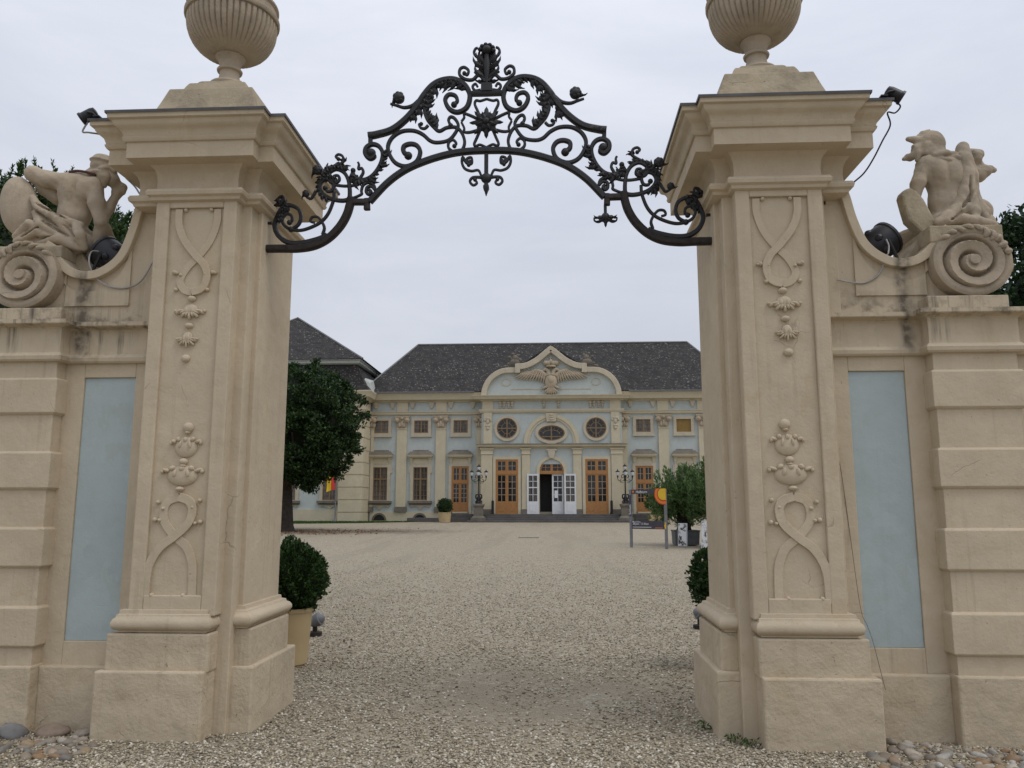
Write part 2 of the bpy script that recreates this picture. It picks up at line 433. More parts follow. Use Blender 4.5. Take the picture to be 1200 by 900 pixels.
class MB:
    def __init__(self):
        self.v, self.f, self.n = [], [], 0

    def add(self, vs, fs):
        vs = np.asarray(vs, float).reshape(-1, 3)
        self.v.append(vs)
        o = self.n
        self.f.extend([tuple(i + o for i in f) for f in fs])
        self.n += len(vs)
        return self

    def merge(self, other, fn=None):
        for vs in [np.vstack(other.v)]:
            self.add(fn(vs) if fn else vs, other.f)
        return self

    def box(self, x0, x1, y0, y1, z0, z1):
        v = [(x, y, z) for z in (z0, z1) for y in (y0, y1) for x in (x0, x1)]
        return self.add(v, [(0, 2, 3, 1), (4, 5, 7, 6), (0, 1, 5, 4), (2, 6, 7, 3), (0, 4, 6, 2), (1, 3, 7, 5)])

    def rings(self, rings, closed=True, cap0=True, cap1=True):
        k = len(rings[0])
        fs = []
        for i in range(len(rings) - 1):
            for j in range(k if closed else k - 1):
                a, b = i * k + j, i * k + (j + 1) % k
                fs.append((a, b, b + k, a + k))
        if cap0:
            fs.append(tuple(range(k))[::-1])
        if cap1:
            o = (len(rings) - 1) * k
            fs.append(tuple(range(o, o + k)))
        return self.add(np.vstack([np.asarray(r, float) for r in rings]), fs)

    def prism(self, poly, y0, y1):
        """polygon in (x, z) extruded along y"""
        area = sum(poly[i][0] * poly[(i + 1) % len(poly)][1] - poly[(i + 1) % len(poly)][0] * poly[i][1] for i in range(len(poly)))
        if area < 0:
            poly = poly[::-1]
        return self.rings([[(x, y1, z) for x, z in poly], [(x, y0, z) for x, z in poly]])

    def prism_x(self, poly, x0, x1):
        """polygon in (y, z) extruded along x"""
        return self.rings([[(x0, y, z) for y, z in poly], [(x1, y, z) for y, z in poly]])

    def tube(self, pts, r, n=8, cap=True):
        P = np.asarray(pts, float)
        r = np.broadcast_to(np.asarray(r, float), (len(P),))
        T = np.gradient(P, axis=0)
        T /= np.linalg.norm(T, axis=1)[:, None] + 1e-12
        up = np.array([0, 0, 1.0]) if abs(T[0][2]) < 0.9 else np.array([1.0, 0, 0])
        u = np.cross(T[0], up)
        u /= np.linalg.norm(u)
        rs = []
        for i in range(len(P)):
            u = u - T[i] * (u @ T[i])
            u /= np.linalg.norm(u) + 1e-12
            w = np.cross(T[i], u)
            a = np.linspace(0, 2 * np.pi, n, endpoint=False)
            rs.append(P[i] + r[i] * (np.cos(a)[:, None] * u + np.sin(a)[:, None] * w))
        return self.rings(rs, True, cap, cap)

    def ribbon(self, path, w, d, y, ch=0.3):
        """flat bar following an (x, z) path: width w in the plane, depth d along y, chamfered section"""
        P = np.asarray(path, float)
        w = np.broadcast_to(np.asarray(w, float), (len(P),))
        d = np.broadcast_to(np.asarray(d, float), (len(P),))
        T = np.gradient(P, axis=0)
        T /= np.linalg.norm(T, axis=1)[:, None] + 1e-12
        Nn = np.stack([-T[:, 1], T[:, 0]], 1)
        rs = []
        for i in range(len(P)):
            a, b = w[i] / 2, d[i] / 2
            c = min(a, b) * ch
            sec = [(-a + c, -b), (a - c, -b), (a, -b + c), (a, b - c), (a - c, b), (-a + c, b), (-a, b - c), (-a, -b + c)]
            rs.append([(P[i][0] + Nn[i][0] * s, y + t, P[i][1] + Nn[i][1] * s) for s, t in sec])
        return self.rings(rs)

    def lathe(self, prof, cx, cy, n=32, flute=None):
        rs = []
        a = np.linspace(0, 2 * np.pi, n, endpoint=False)
        for i, (r, z) in enumerate(prof):
            k = flute(a, r, z) if flute else 1.0
            rr = r * k
            rs.append(np.stack([cx + rr * np.cos(a), cy + rr * np.sin(a), np.full(n, z)], 1))
        return self.rings(rs)

    def ell(self, c, r, n=12, m=8, rot=0.0):
        """ellipsoid, optionally turned by rot in the xz plane"""
        rs = []
        for j in range(1, m):
            t = np.pi * j / m
            a = np.linspace(0, 2 * np.pi, n, endpoint=False)
            rs.append(np.stack([r[0] * np.sin(t) * np.cos(a), r[1] * np.sin(t) * np.sin(a), np.full(n, -r[2] * np.cos(t))], 1))
        top, bot = np.array([[0, 0, r[2]]]), np.array([[0, 0, -r[2]]])
        V = np.vstack(rs + [bot, top])
        if rot:
            cs, sn = math.cos(rot), math.sin(rot)
            V = np.stack([V[:, 0] * cs - V[:, 2] * sn, V[:, 1], V[:, 0] * sn + V[:, 2] * cs], 1)
        V = V + np.array(c)
        fs = []
        for i in range(m - 2):
            for j in range(n):
                a, b = i * n + j, i * n + (j + 1) % n
                fs.append((a, b, b + n, a + n))
        ib, it = (m - 1) * n, (m - 1) * n + 1
        for j in range(n):
            fs.append((ib, (j + 1) % n, j))
            o = (m - 2) * n
            fs.append((it, o + j, o + (j + 1) % n))
        return self.add(V, fs)

    def moulding(self, plan, prof):
        """profile of (offset, z) run round a closed counter-clockwise plan with mitred corners"""
        P = np.array(plan, float)
        k = len(P)
        E = np.roll(P, -1, 0) - P
        E /= np.linalg.norm(E, axis=1)[:, None]
        Nr = np.stack([E[:, 1], -E[:, 0]], 1)
        Np = np.roll(Nr, 1, 0)
        Mi = (Nr + Np) / (1 + (Nr * Np).sum(1))[:, None]
        return self.rings([np.column_stack([P + Mi * o, np.full(k, z)]) for o, z in prof])

    def strip(self, a, b, y):
        """sheet between two (x, z) polylines at depth y facing -y"""
        n = len(a)
        V = [(x, y, z) for x, z in a] + [(x, y, z) for x, z in b]
        return self.add(V, [(i, i + 1, n + i + 1, n + i) for i in range(n - 1)])


def finish_mesh(name, V, F, mat, smooth, bevel=0):
    me = bpy.data.meshes.new(name)
    me.from_pydata(V.tolist(), [], F)
    me.validate()
    me.materials.append(mat)
    if smooth:
        me.shade_smooth()
        if smooth != 'full':
            me.set_sharp_from_angle(angle=R(smooth if smooth is not True else 40))
    o = bpy.data.objects.new(name, me)
    COL.objects.link(o)
    if bevel:
        md = o.modifiers.new('edge wear', 'BEVEL')
        md.width = bevel
        md.segments = 2
        md.limit_method = 'ANGLE'
        md.angle_limit = R(35)
    return o


def root_of(o):
    while o.parent:
        o = o.parent
    return o


def tag(o, label=None, cat=None, group=None, kind=None):
    if label:
        o['label'] = label
    if cat:
        o['category'] = cat
    if group:
        o['group'] = group
    if kind:
        o['kind'] = kind
    return o


def thing(name, loc, label, cat, group=None):
    o = bpy.data.objects.new(name, None)
    o.empty_display_size = 0.1
    COL.objects.link(o)
    o.location = loc
    return tag(o, label, cat, group)


def part(mb, name, mat, parent, smooth=False, mx=1, bevel=0, label=None):
    """links the collected shapes as ONE mesh, child of parent; world coordinates go in"""
    V = np.vstack(mb.v) * np.array([mx, 1, 1])
    F = [f[::-1] for f in mb.f] if mx < 0 else mb.f
    V = V - np.array(root_of(parent).location)
    o = finish_mesh(name, V, F, M[mat] if isinstance(mat, str) else mat, smooth, bevel)
    o.parent = parent
    if label:
        o['label'] = label
    return o


def single(mb, name, mat, loc, label=None, cat=None, group=None, kind=None, smooth=False, mx=1, bevel=0):
    V = np.vstack(mb.v) * np.array([mx, 1, 1]) - np.array(loc)
    F = [f[::-1] for f in mb.f] if mx < 0 else mb.f
    o = finish_mesh(name, V, F, M[mat] if isinstance(mat, str) else mat, smooth, bevel)
    o.location = loc
    return tag(o, label, cat, group, kind)


def copy_tree(o, parent=None):
    c = o.copy()
    COL.objects.link(c)
    if parent:
        c.parent = parent
    for ch in list(o.children):
        copy_tree(ch, c)
    return c


def quads_mesh(V4):
    """(n,4,3) array of quads -> verts, faces"""
    n = len(V4)
    return V4.reshape(-1, 3), np.arange(n * 4).reshape(n, 4).tolist()


def leaf_cards(C, U, Vv, L, Wd, fold=0.0):
    """pointed leaf quads: centre C, long axis U, side axis Vv"""
    L = L[:, None]
    Wd = Wd[:, None]
    q = np.stack([C - U * L * 0.5, C + Vv * Wd * 0.5, C + U * L * 0.5, C - Vv * Wd * 0.5], 1)
    return q


def rand_unit(n):
    v = rng.normal(size=(n, 3))
    return v / np.linalg.norm(v, axis=1)[:, None]


def gz(y):
    """level of the court: flat in the gateway, rising gently to the palace"""
    return max(0.0, min(53.0, y) - 1.5) * 0.0132


# ------------------------------------------------------------------ smooth-union figures (surface nets on a distance field)
def surface_nets(f, o, h):
    nx, ny, nz = f.shape
    s = f < 0
    acc = np.zeros((nx - 1, ny - 1, nz - 1, 3))
    cnt = np.zeros((nx - 1, ny - 1, nz - 1))
    corners = [(a, b, c) for a in (0, 1) for b in (0, 1) for c in (0, 1)]

    def sub(a, k):
        return a[k[0]:nx - 1 + k[0], k[1]:ny - 1 + k[1], k[2]:nz - 1 + k[2]]
    for k in corners:
        for ax in range(3):
            if k[ax] == 0:
                k2 = list(k)
                k2[ax] = 1
                fa, fb = sub(f, k), sub(f, k2)
                cr = (fa < 0) != (fb < 0)
                t = np.where(cr, fa / np.where(cr, fa - fb, 1), 0)
                for d in range(3):
                    base = k[d] + (t if d == ax else 0)
                    acc[..., d] += np.where(cr, base, 0)
                cnt += cr
    act = cnt > 0
    idx = -np.ones(act.shape, int)
    idx[act] = np.arange(act.sum())
    ii = np.argwhere(act)
    V = (ii + acc[act] / cnt[act][:, None]) * h + np.array(o)
    F = []
    for ax in range(3):
        b, c = (ax + 1) % 3, (ax + 2) % 3
        sl0 = [slice(None)] * 3
        sl1 = [slice(None)] * 3
        sl0[ax] = slice(0, -1)
        sl1[ax] = slice(1, None)
        a0, a1 = s[tuple(sl0)], s[tuple(sl1)]
        for flip, mask in ((False, a0 & ~a1), (True, ~a0 & a1)):
            for p in np.argwhere(mask):
                if p[b] == 0 or p[c] == 0 or p[b] >= f.shape[b] - 1 or p[c] >= f.shape[c] - 1:
                    continue
                q = []
                for db, dc in ((-1, -1), (0, -1), (0, 0), (-1, 0)):
                    g = list(p)
                    g[b] += db
                    g[c] += dc
                    q.append(idx[tuple(g)])
                if min(q) < 0:
                    continue
                F.append(tuple(q[::-1]) if flip else tuple(q))
    return V, F


class Blob:
    """distance field of blended limbs"""
    def __init__(self, lo, hi, h):
        self.o, self.h = np.array(lo, float), h
        n = np.ceil((np.array(hi) - np.array(lo)) / h).astype(int) + 1
        g = np.indices(n).transpose(1, 2, 3, 0) * h + self.o
        self.P = g
        self.f = np.full(n, 10.0)

    def _u(self, d, k):
        a, b = self.f, d
        if k <= 0:
            self.f = np.minimum(a, b)
            return
        hh = np.clip(0.5 + 0.5 * (b - a) / k, 0, 1)
        self.f = b * (1 - hh) + a * hh - k * hh * (1 - hh)

    def limb(self, a, b, ra, rb, k=0.03):
        a, b = np.array(a, float), np.array(b, float)
        ab = b - a
        t = np.clip(((self.P - a) @ ab) / (ab @ ab), 0, 1)
        d = np.linalg.norm(self.P - a - t[..., None] * ab, axis=-1) - (ra + (rb - ra) * t)
        self._u(d, k)
        return self

    def chain(self, pts, rs, k=0.03):
        for i in range(len(pts) - 1):
            self.limb(pts[i], pts[i + 1], rs[i], rs[i + 1], k)
        return self

    def _ell(self, c, r, rot=0.0):
        q = self.P - np.array(c)
        if rot:
            cs, sn = math.cos(rot), math.sin(rot)
            q = np.stack([q[..., 0] * cs + q[..., 2] * sn, q[..., 1], -q[..., 0] * sn + q[..., 2] * cs], -1)
        r = np.array(r)
        k0 = np.linalg.norm(q / r, axis=-1)
        k1 = np.linalg.norm(q / (r * r), axis=-1) + 1e-9
        return k0 * (k0 - 1) / k1

    def ell(self, c, r, k=0.03, rot=0.0):
        self._u(self._ell(c, r, rot), k)
        return self

    def cut(self, c, r, k=0.02, rot=0.0):
        d = -self._ell(c, r, rot)
        hh = np.clip(0.5 - 0.5 * (d - self.f) / k, 0, 1)
        self.f = d * (1 - hh) + self.f * hh + k * hh * (1 - hh)
        return self

    def rough(self, amp, fr, seed=0):
        r = np.random.default_rng(seed)
        for i in range(5):
            w = r.normal(size=3) * fr * (1 + i * 0.5)
            self.f = self.f + amp / (1 + i * 0.4) * np.sin(self.P @ w + r.uniform(0, 6))
        return self

    def mb(self):
        V, F = surface_nets(self.f, self.o, self.h)
        m = MB()
        m.add(V, F)
        return m


# ================================================================== THE SETTING
gm = MB()
xs = [-600, -60, -20, -8, -4, 0, 4, 8, 20, 60, 600]
ys = [-60, -10, 1.5, 10, 20, 30, 40, 53, 75, 150, 1500]
gm.add([(x, y, gz(y)) for y in ys for x in xs],
       [(j * 11 + i, j * 11 + i + 1, j * 11 + i + 12, j * 11 + i + 11) for j in range(10) for i in range(10)])
single(gm, 'gravel_ground', 'ground', (0, 0, 0), kind='structure')

# ================================================================== THE GATE
SIDES = ((-1, 'left'), (1, 'right'))

# ---- gate pillars
for mx, side in SIDES:
    lab = {-1: 'tall cream gate pillar carrying the iron arch, potted box ball standing behind its foot',
           1: 'tall cream gate pillar with a thin wire down its outer edge, beside the wall with the beaked statue'}[mx]
    gp = thing('gate_pillar', (mx * 2.27, 0.6, 0), lab, 'gate pillar', 'gate pillars')
    b = MB()
    b.box(1.84, 2.61, 0.20, 1.2, -0.05, 4.0)                     # core
    b.box(2.57, 2.725, 0.296, 1.197, 3.068, 3.94)
    b.box(1.80, 1.85, 0.33, 1.10, 0.84, 4.0)                     # strip towards the opening
    b.box(1.915, 2.56, 0.108, 0.21, 0.84, 4.0)                   # sunk field of the front
    for x0, x1, z0, z1 in ((1.915, 2.022, 0.84, 4.0), (2.452, 2.56, 0.84, 4.0), (2.022, 2.452, 3.93, 4.0), (2.022, 2.452, 0.84, 0.985)):
        b.box(x0, x1, 0.08, 0.11, z0, z1)
    part(b, 'shaft', 'gate', gp, mx=mx, bevel=0.008)
    b = MB()
    b.moulding([(1.972, 0.075), (2.60, 0.075), (2.60, 0.22), (1.972, 0.22)],
               [(0, 0.885), (0.010, 0.882), (0.013, 0.856), (0.026, 0.851), (0.029, 0.832), (0.043, 0.820), (0.053, 0.798), (0.053, 0.776), (0.044, 0.754), (0.028, 0.743), (0.014, 0.740), (0.014, 0.727), (0, 0.72)])
    b.moulding([(1.80, 0.33), (1.90, 0.33), (1.90, 1.10), (1.80, 1.10)],
               [(0, 0.892), (0.018, 0.888), (0.022, 0.862), (0.05, 0.855), (0.055, 0.836), (0.078, 0.824), (0.092, 0.80), (0.092, 0.778), (0.08, 0.756), (0.06, 0.744), (0.05, 0.74), (0.05, 0.73), (0, 0.725)])
    part(b, 'base_moulding', 'gate', gp, smooth=50, mx=mx)
    b = MB()
    b.box(1.93, 2.685, 0.04, 0.22, 0.45, 0.722)
    b.box(1.94, 2.735, 0.0, 0.22, -0.05, 0.468)
    b.box(1.72, 1.90, 0.29, 1.16, 0.45, 0.728)
    b.box(1.68, 1.90, 0.25, 1.25, -0.05, 0.462)
    part(b, 'plinth', 'plinth', gp, mx=mx, bevel=0.014)
    plan = [(1.915, 0.08), (2.56, 0.08), (2.56, 0.2), (2.765, 0.2), (2.765, 1.2), (1.80, 1.2), (1.80, 0.2), (1.915, 0.2)]
    b = MB()
    b.moulding(plan, [(-0.05, 3.97), (0.0, 3.975), (0.028, 3.985), (0.034, 4.0), (0.034, 4.008), (0.058, 4.02), (0.064, 4.045), (0.052, 4.068), (0.012, 4.078),
                      (0.004, 4.09), (0.0, 4.14), (0.006, 4.20), (0.022, 4.24), (0.05, 4.268), (0.175, 4.272), (0.175, 4.395), (0.19, 4.40),
                      (0.200, 4.415), (0.204, 4.43), (0.196, 4.438), (0.20, 4.452), (0.208, 4.475), (0.222, 4.492), (0.243, 4.505), (0.256, 4.522), (0.262, 4.545), (0.272, 4.548), (0.285, 4.553), (0.288, 4.590), (0.0, 4.60)])
    part(b, 'cornice', 'gate', gp, smooth=28, mx=mx)
    b = MB()
    b.moulding(plan, [(0.20, 4.595), (0.296, 4.593), (0.299, 4.584), (0.301, 4.604), (0.25, 4.612), (-0.03, 4.66)])
    part(b, 'roof_sheet', 'lead', gp, mx=mx)
    b = MB()
    sq = lambda h: [(2.27 - h, 0.62 - h), (2.27 + h, 0.62 - h), (2.27 + h, 0.62 + h), (2.27 - h, 0.62 + h)]
    b.rings([[(x, y, z) for x, y in sq(h)] for h, z in ((0.50, 4.60), (0.44, 4.76), (0.39, 4.91), (0.35, 5.04), (0.285, 5.046), (0.255, 5.12), (0.238, 5.152), (0.195, 5.157), (0.188, 5.19), (0.165, 5.208))])
    part(b, 'pedestal', 'stone_worn', gp, mx=mx, bevel=0.01)

    # relief straps and husks on the sunk field (one mesh each, modelled in plan units of the field)
    def strap(m, pts, w, d, y, k=9):
        m.ribbon(catmull(pts, k), w, d, y, 0.14)

    up = MB()
    U = lambda u, v: (2.238 + (u - 245) * 0.00147, 3.93 - (v - 38) * 0.00151)
    a1 = [U(*p) for p in ((133, 45), (134, 120), (165, 215), (222, 295), (275, 350), (308, 405), (312, 440), (285, 475), (245, 486))]
    a2 = [U(*p) for p in ((339, 45), (336, 125), (305, 205), (243, 285), (190, 340), (168, 395), (178, 450), (205, 476), (245, 486))]
    strap(up, a1, 0.056, 0.022, 0.106)
    strap(up, a2, 0.056, 0.030, 0.098)
    for u, v, r in ((166, 48, 0.016), (305, 48, 0.016), (140, 383, 0.018), (347, 381, 0.018), (126, 387, 0.012), (334, 384, 0.014), (164, 474, 0.016), (333, 472, 0.016), (180, 392, .014), (312, 395, .014)):
        x, z = U(u, v)
        up.ell((x, 0.098, z), (r, 0.02, r))

    def husk(m, u, v, w, h, FN, flip=1):
        """palmette: drooping lobes round a domed heart with two pierced drops"""
        x, z = FN(u, v)
        m.ell((x, 0.104, z + flip * h * 0.25), (w * 0.62, 0.022, h * 0.62), 16, 10)
        for i in range(-4, 5):
            a = i * 0.36
            L = h * (0.62 if i % 2 else 0.86)
            px_, pz_ = x + math.sin(a) * w * 0.35, z - flip * (math.cos(a) * h * 0.15 - h * 0.2)
            ex, ez = x + math.sin(a) * (w * 0.45 + L * 0.75), z - flip * (math.cos(a) * L - h * 0.2)
            m.tube(catmull([(px_, 0.098, pz_), ((px_ + ex) / 2, 0.082, (pz_ + ez) / 2), (ex, 0.090, ez), (ex + math.sin(a) * 0.006, 0.103, ez + flip * 0.004)], 3),
                   np.interp(np.linspace(0, 1, 10), [0, 0.5, 0.8, 1], [0.006, w * 0.13, w * 0.11, 0.004]), 6)
        for s in (-1, 1):
            m.ell((x + s * w * 1.02, 0.1, z - flip * h * 0.02), (w * 0.26, 0.022, h * 0.2), 8, 6, rot=-s * 0.5 * flip)
            m.ell((x + s * w * 1.22, 0.1, z + flip * h * 0.10), (w * 0.15, 0.024, w * 0.15), 8, 6)
            m.ell((x + s * w * 0.28, 0.084, z + flip * h * 0.16), (w * 0.17, 0.012, h * 0.34), 8, 6)

    for u, v, r, q in ((244, 520, 0.034, 0.024), (250, 661, 0.034, 0.022), (257, 829, 0.034, 0.030)):
        x, z = U(u, v)
        up.ell((x, 0.10, z), (r, 0.03, q))
    husk(up, 249, 590, 0.092, 0.075, U)
    husk(up, 256, 735, 0.062, 0.078, U)
    part(up, 'upper_relief', 'gate', gp, smooth=32, mx=mx)

    lo = MB()
    Lw = lambda u, v: (2.238 + (u - 238) * 0.00160, 2.255 - (v - 20) * 0.00160)
    c1 = [Lw(*p) for p in ((237, 372), (190, 390), (170, 430), (185, 490), (243, 548), (310, 600), (352, 668), (366, 740), (368, 832))]
    c2 = [Lw(*p) for p in ((237, 372), (288, 390), (308, 435), (298, 490), (250, 548), (190, 600), (160, 668), (154, 740), (152, 832))]
    strap(lo, c1, 0.062, 0.030, 0.098)
    strap(lo, c2, 0.062, 0.022, 0.106)
    for u, v, r in ((192, 815, 0.016), (338, 815, 0.018), (140, 388, 0.016), (336, 396, 0.016), (132, 486, 0.018), (346, 476, 0.018), (155, 492, .014), (325, 478, .014), (170, 420, .015), (310, 425, .015)):
        x, z = Lw(u, v)
        lo.ell((x, 0.098, z), (r, 0.022, r))
    for u, v, r, q in ((215, 50, 0.042, 0.040), (228, 209, 0.034, 0.026), (237, 336, 0.032, 0.020), (216, 74, 0.024, 0.012), (228, 228, .024, .012)):
        x, z = Lw(u, v)
        lo.ell((x, 0.10, z), (r, 0.036, q))
    for u, v, w, h in ((221, 142, 0.088, 0.078), (231, 275, 0.118, 0.076)):
        x, z = Lw(u, v)
        lo.ell((x, 0.105, z), (w, 0.032, h), 18, 10)
        for s in (-1, 1):
            lo.ell((x + s * w * 1.05, 0.10, z + h * 0.55), (w * 0.30, 0.024, h * 0.20), 8, 6, rot=s * 0.3)
            lo.ell((x + s * w * 1.28, 0.10, z + h * 0.42), (w * 0.13, 0.024, h * 0.22), 8, 6)
            lo.ell((x + s * w * 0.42, 0.075, z + h * 0.25), (w * 0.13, 0.012, h * 0.36), 8, 6, rot=s * 0.2)
            lo.ell((x + s * w * 0.62, 0.088, z + h * 0.75), (w * 0.20, 0.02, h * 0.25), 8, 6, rot=-s * 0.5)
        lo.ell((x, 0.085, z + h * 0.72), (w * 0.20, 0.02, h * 0.28), 8, 6)
    part(lo, 'lower_relief', 'gate', gp, smooth=32, mx=mx)

    # ---- fluted urn on the pillar
    un = thing('stone_urn', (mx * 2.27, 0.62, 5.208),
               {-1: 'fluted stone urn on the pillar nearest the shield-bearing statue', 1: 'fluted stone urn on the pillar nearest the beaked-helmet statue'}[mx], 'urn', 'urns on the gate pillars')
    b = MB()
    b.lathe([(0.1650, 5.2080), (0.1700, 5.2243), (0.1600, 5.2406), (0.1200, 5.2583), (0.0920, 5.2923), (0.0820, 5.3450), (0.0850, 5.3650), (0.1040, 5.3720), (0.1080, 5.3860), (0.1000, 5.3980),
             (0.0860, 5.4050), (0.0900, 5.4400), (0.1050, 5.4800), (0.1280, 5.5020), (0.1246, 5.5166), (0.1116, 5.5308)], 2.27, 0.62, 40)
    part(b, 'foot', 'stone', un, smooth=35, mx=mx)
    b = MB()
    fl = lambda a, r, z: 1 - (0.05 * (0.5 - 0.5 * np.cos(46 * a)) ** 5 * min(1, (z - 5.51) / 0.06) if 5.515 < z < 5.838 else 0)
    b.lathe([(0.0930, 5.5133), (0.1488, 5.5166), (0.2000, 5.5308), (0.2511, 5.5556), (0.2957, 5.5913), (0.3301, 5.6345), (0.3562, 5.6843), (0.3739, 5.7382), (0.3813, 5.7922), (0.3822, 5.8295), (0.3767, 5.8461)],
            2.27, 0.62, 460, fl)
    part(b, 'bowl', 'stone', un, smooth=35, mx=mx)
    b = MB()
    b.lathe([(0.3674, 5.8420), (0.3943, 5.8470), (0.4018, 5.8586), (0.4018, 5.8835), (0.3906, 5.8960), (0.3767, 5.9001), (0.3720, 5.9665), (0.3906, 5.9831), (0.3906, 5.9997), (0.3348, 6.0412), (0.2046, 6.0993), (0.0744, 6.1408), (0.0651, 6.1906), (0.0186, 6.2404)],
            2.27, 0.62, 48)
    part(b, 'lid', 'stone', un, smooth=35, mx=mx)

# ---- gate walls with swept parapet and volute
CURVE = [(2.70, 4.22), (2.745, 4.12), (2.785, 4.0), (2.82, 3.84), (2.882, 3.66), (2.96, 3.56), (3.059, 3.495), (3.13, 3.475), (3.211, 3.473), (3.30, 3.50), (3.376, 3.555), (3.44, 3.63), (3.48, 3.703), (3.53, 3.735)]
for mx, side in SIDES:
    lab = {-1: 'cream garden wall with blue field and scroll under the statue that rests on a shield',
           1: 'cream garden wall with blue field and scroll under the statue in a beaked helmet'}[mx]
    gw = thing('garden_wall', (mx * 3.6, 0.45, 0), lab, 'wall', 'garden walls flanking the gate')
    gw['kind'] = 'thing'
    b = MB()
    b.box(2.60, 3.40, 0.352, 0.62, -0.05, 2.80)
    for x0, x1, z0, z1 in ((2.60, 2.755, 0.44, 2.80), (3.17, 3.40, 0.44, 2.80), (2.755, 3.17, 2.63, 2.80), (2.755, 3.17, 0.44, 0.622)):
        b.box(x0, x1, 0.32, 0.354, z0, z1)
    b.box(3.40, 7.5, 0.32, 0.62, -0.05, 2.80)
    b.box(2.60, 7.5, 0.33, 0.61, 2.79, 3.05)
    part(b, 'wall_face', 'gate', gw, mx=mx, bevel=0.006)
    b = MB()
    b.box(2.757, 3.168, 0.338, 0.36, 0.624, 2.628)
    part(b, 'blue_field', 'blue', gw, mx=mx)
    b = MB()
    b.box(2.66, 3.31, 0.262, 0.35, -0.05, 0.452)
    b.box(3.305, 3.95, 0.16, 0.36, -0.05, 0.462)
    b.box(3.95, 7.5, 0.268, 0.35, -0.05, 0.45)
    part(b, 'wall_plinth', 'plinth', gw, mx=mx, bevel=0.014)
    b = MB()
    b.box(3.328, 3.932, 0.202, 0.36, 0.45, 2.80)
    for z0, z1 in ((0.586, 0.89), (1.163, 1.47), (1.745, 2.043), (2.321, 2.615)):
        b.rings([[(x, y, z) for x, y in ((3.328 - o * 0.8, 0.36), (3.328 - o * 0.8, 0.202 - o * 0.8), (3.932 + o * 0.8, 0.202 - o * 0.8), (3.932 + o * 0.8, 0.36))][::-1] for o, z in
                 ((0.0, z0), (0.012, z0 + 0.004), (0.034, z0 + 0.02), (0.036, z1 - 0.018), (0.02, z1 - 0.004), (0.0, z1))])
    part(b, 'banded_pier', 'gate', gw, mx=mx, bevel=0.006)
    b = MB()
    plan = [(2.62, 0.32), (3.318, 0.32), (3.318, 0.2), (3.942, 0.2), (3.942, 0.32), (7.5, 0.32), (7.5, 0.62), (2.62, 0.62)]
    b.moulding(plan, [(-0.05, 2.735), (0.0, 2.738), (0.03, 2.742), (0.042, 2.755), (0.046, 2.782), (0.03, 2.80), (0.016, 2.812), (0.012, 2.835), (0.012, 2.995), (0.022, 3.008),
                      (0.05, 3.018), (0.085, 3.026), (0.09, 3.032), (0.09, 3.062), (0.03, 3.072), (-0.05, 3.08)])
    part(b, 'ledge', 'gate_streak', gw, smooth=25, mx=mx)
    b = MB()
    poly = catmull(CURVE, 5).tolist() + [[3.70, 3.74], [3.70, 3.062], [2.66, 3.062], [2.66, 4.22]]
    b.prism([tuple(p) for p in poly], 0.30, 0.60)
    inner = [(x + 0.02, z - 0.15) for x, z in catmull(CURVE[3:12], 5).tolist() if x + 0.02 > 2.84]
    field = [(2.84, 3.67)] + inner + [(3.365, inner[-1][1])] + [(3.365, 3.205), (2.84, 3.205)]
    field = [p for i, p in enumerate(field) if i == 0 or math.dist(p, field[i - 1]) > 1e-3]
    b.prism([p for p in field if p[1] > 3.2], 0.284, 0.31)
    part(b, 'parapet', 'gate_streak', gw, mx=mx)
    b = MB()
    rim = catmull([(x + 0.012, z - 0.022) for x, z in CURVE], 6)
    b.ribbon(rim, 0.068, 0.40, 0.445, 0.12)
    part(b, 'parapet_rim', 'gate_streak', gw, smooth=30, mx=mx)
    b = MB()
    b.box(3.30, 3.885, 0.15, 0.66, 3.065, 3.162)
    part(b, 'volute_block', 'gate_streak', gw, mx=mx, bevel=0.008)

    # volute: a drum whose face winds inwards in one stepped spiral
    b = MB()
    cx, cz, rx, rz = 3.67, 3.437, 0.288, 0.270
    nr, na = 44, 120

    def face_h(r, a):
        if r < 0.15:
            return 0.095
        if r > 0.76:
            return 0.055 + 0.012 * math.sin((r - 0.76) / 0.24 * math.pi)
        s = (0.76 - r) / 0.40 + (a / (2 * math.pi))
        fr = s - math.floor(s)
        return 0.005 + 0.085 * (min(1, fr / 0.16) if fr < 0.16 else 1 - 0.30 * ((fr - 0.16) / 0.62) if fr < 0.78 else max(0, 0.70 * (1 - (fr - 0.78) / 0.16)))
    rings = []
    for i in range(nr + 1):
        r = 0.02 + 0.98 * i / nr
        rings.append([(cx + rx * r * math.cos(a), 0.235 - face_h(r, (a * 1 + 2.2) % (2 * math.pi)), cz + rz * r * math.sin(a)) for a in np.linspace(0, 2 * np.pi, na, endpoint=False)])
    rings.append([(cx + rx * math.cos(a), 0.68, cz + rz * math.sin(a)) for a in np.linspace(0, 2 * np.pi, na, endpoint=False)])
    b.rings(rings)
    part(b, 'volute', 'stone', gw, smooth=50, mx=mx)
    b = MB()
    rl = random.Random(3)
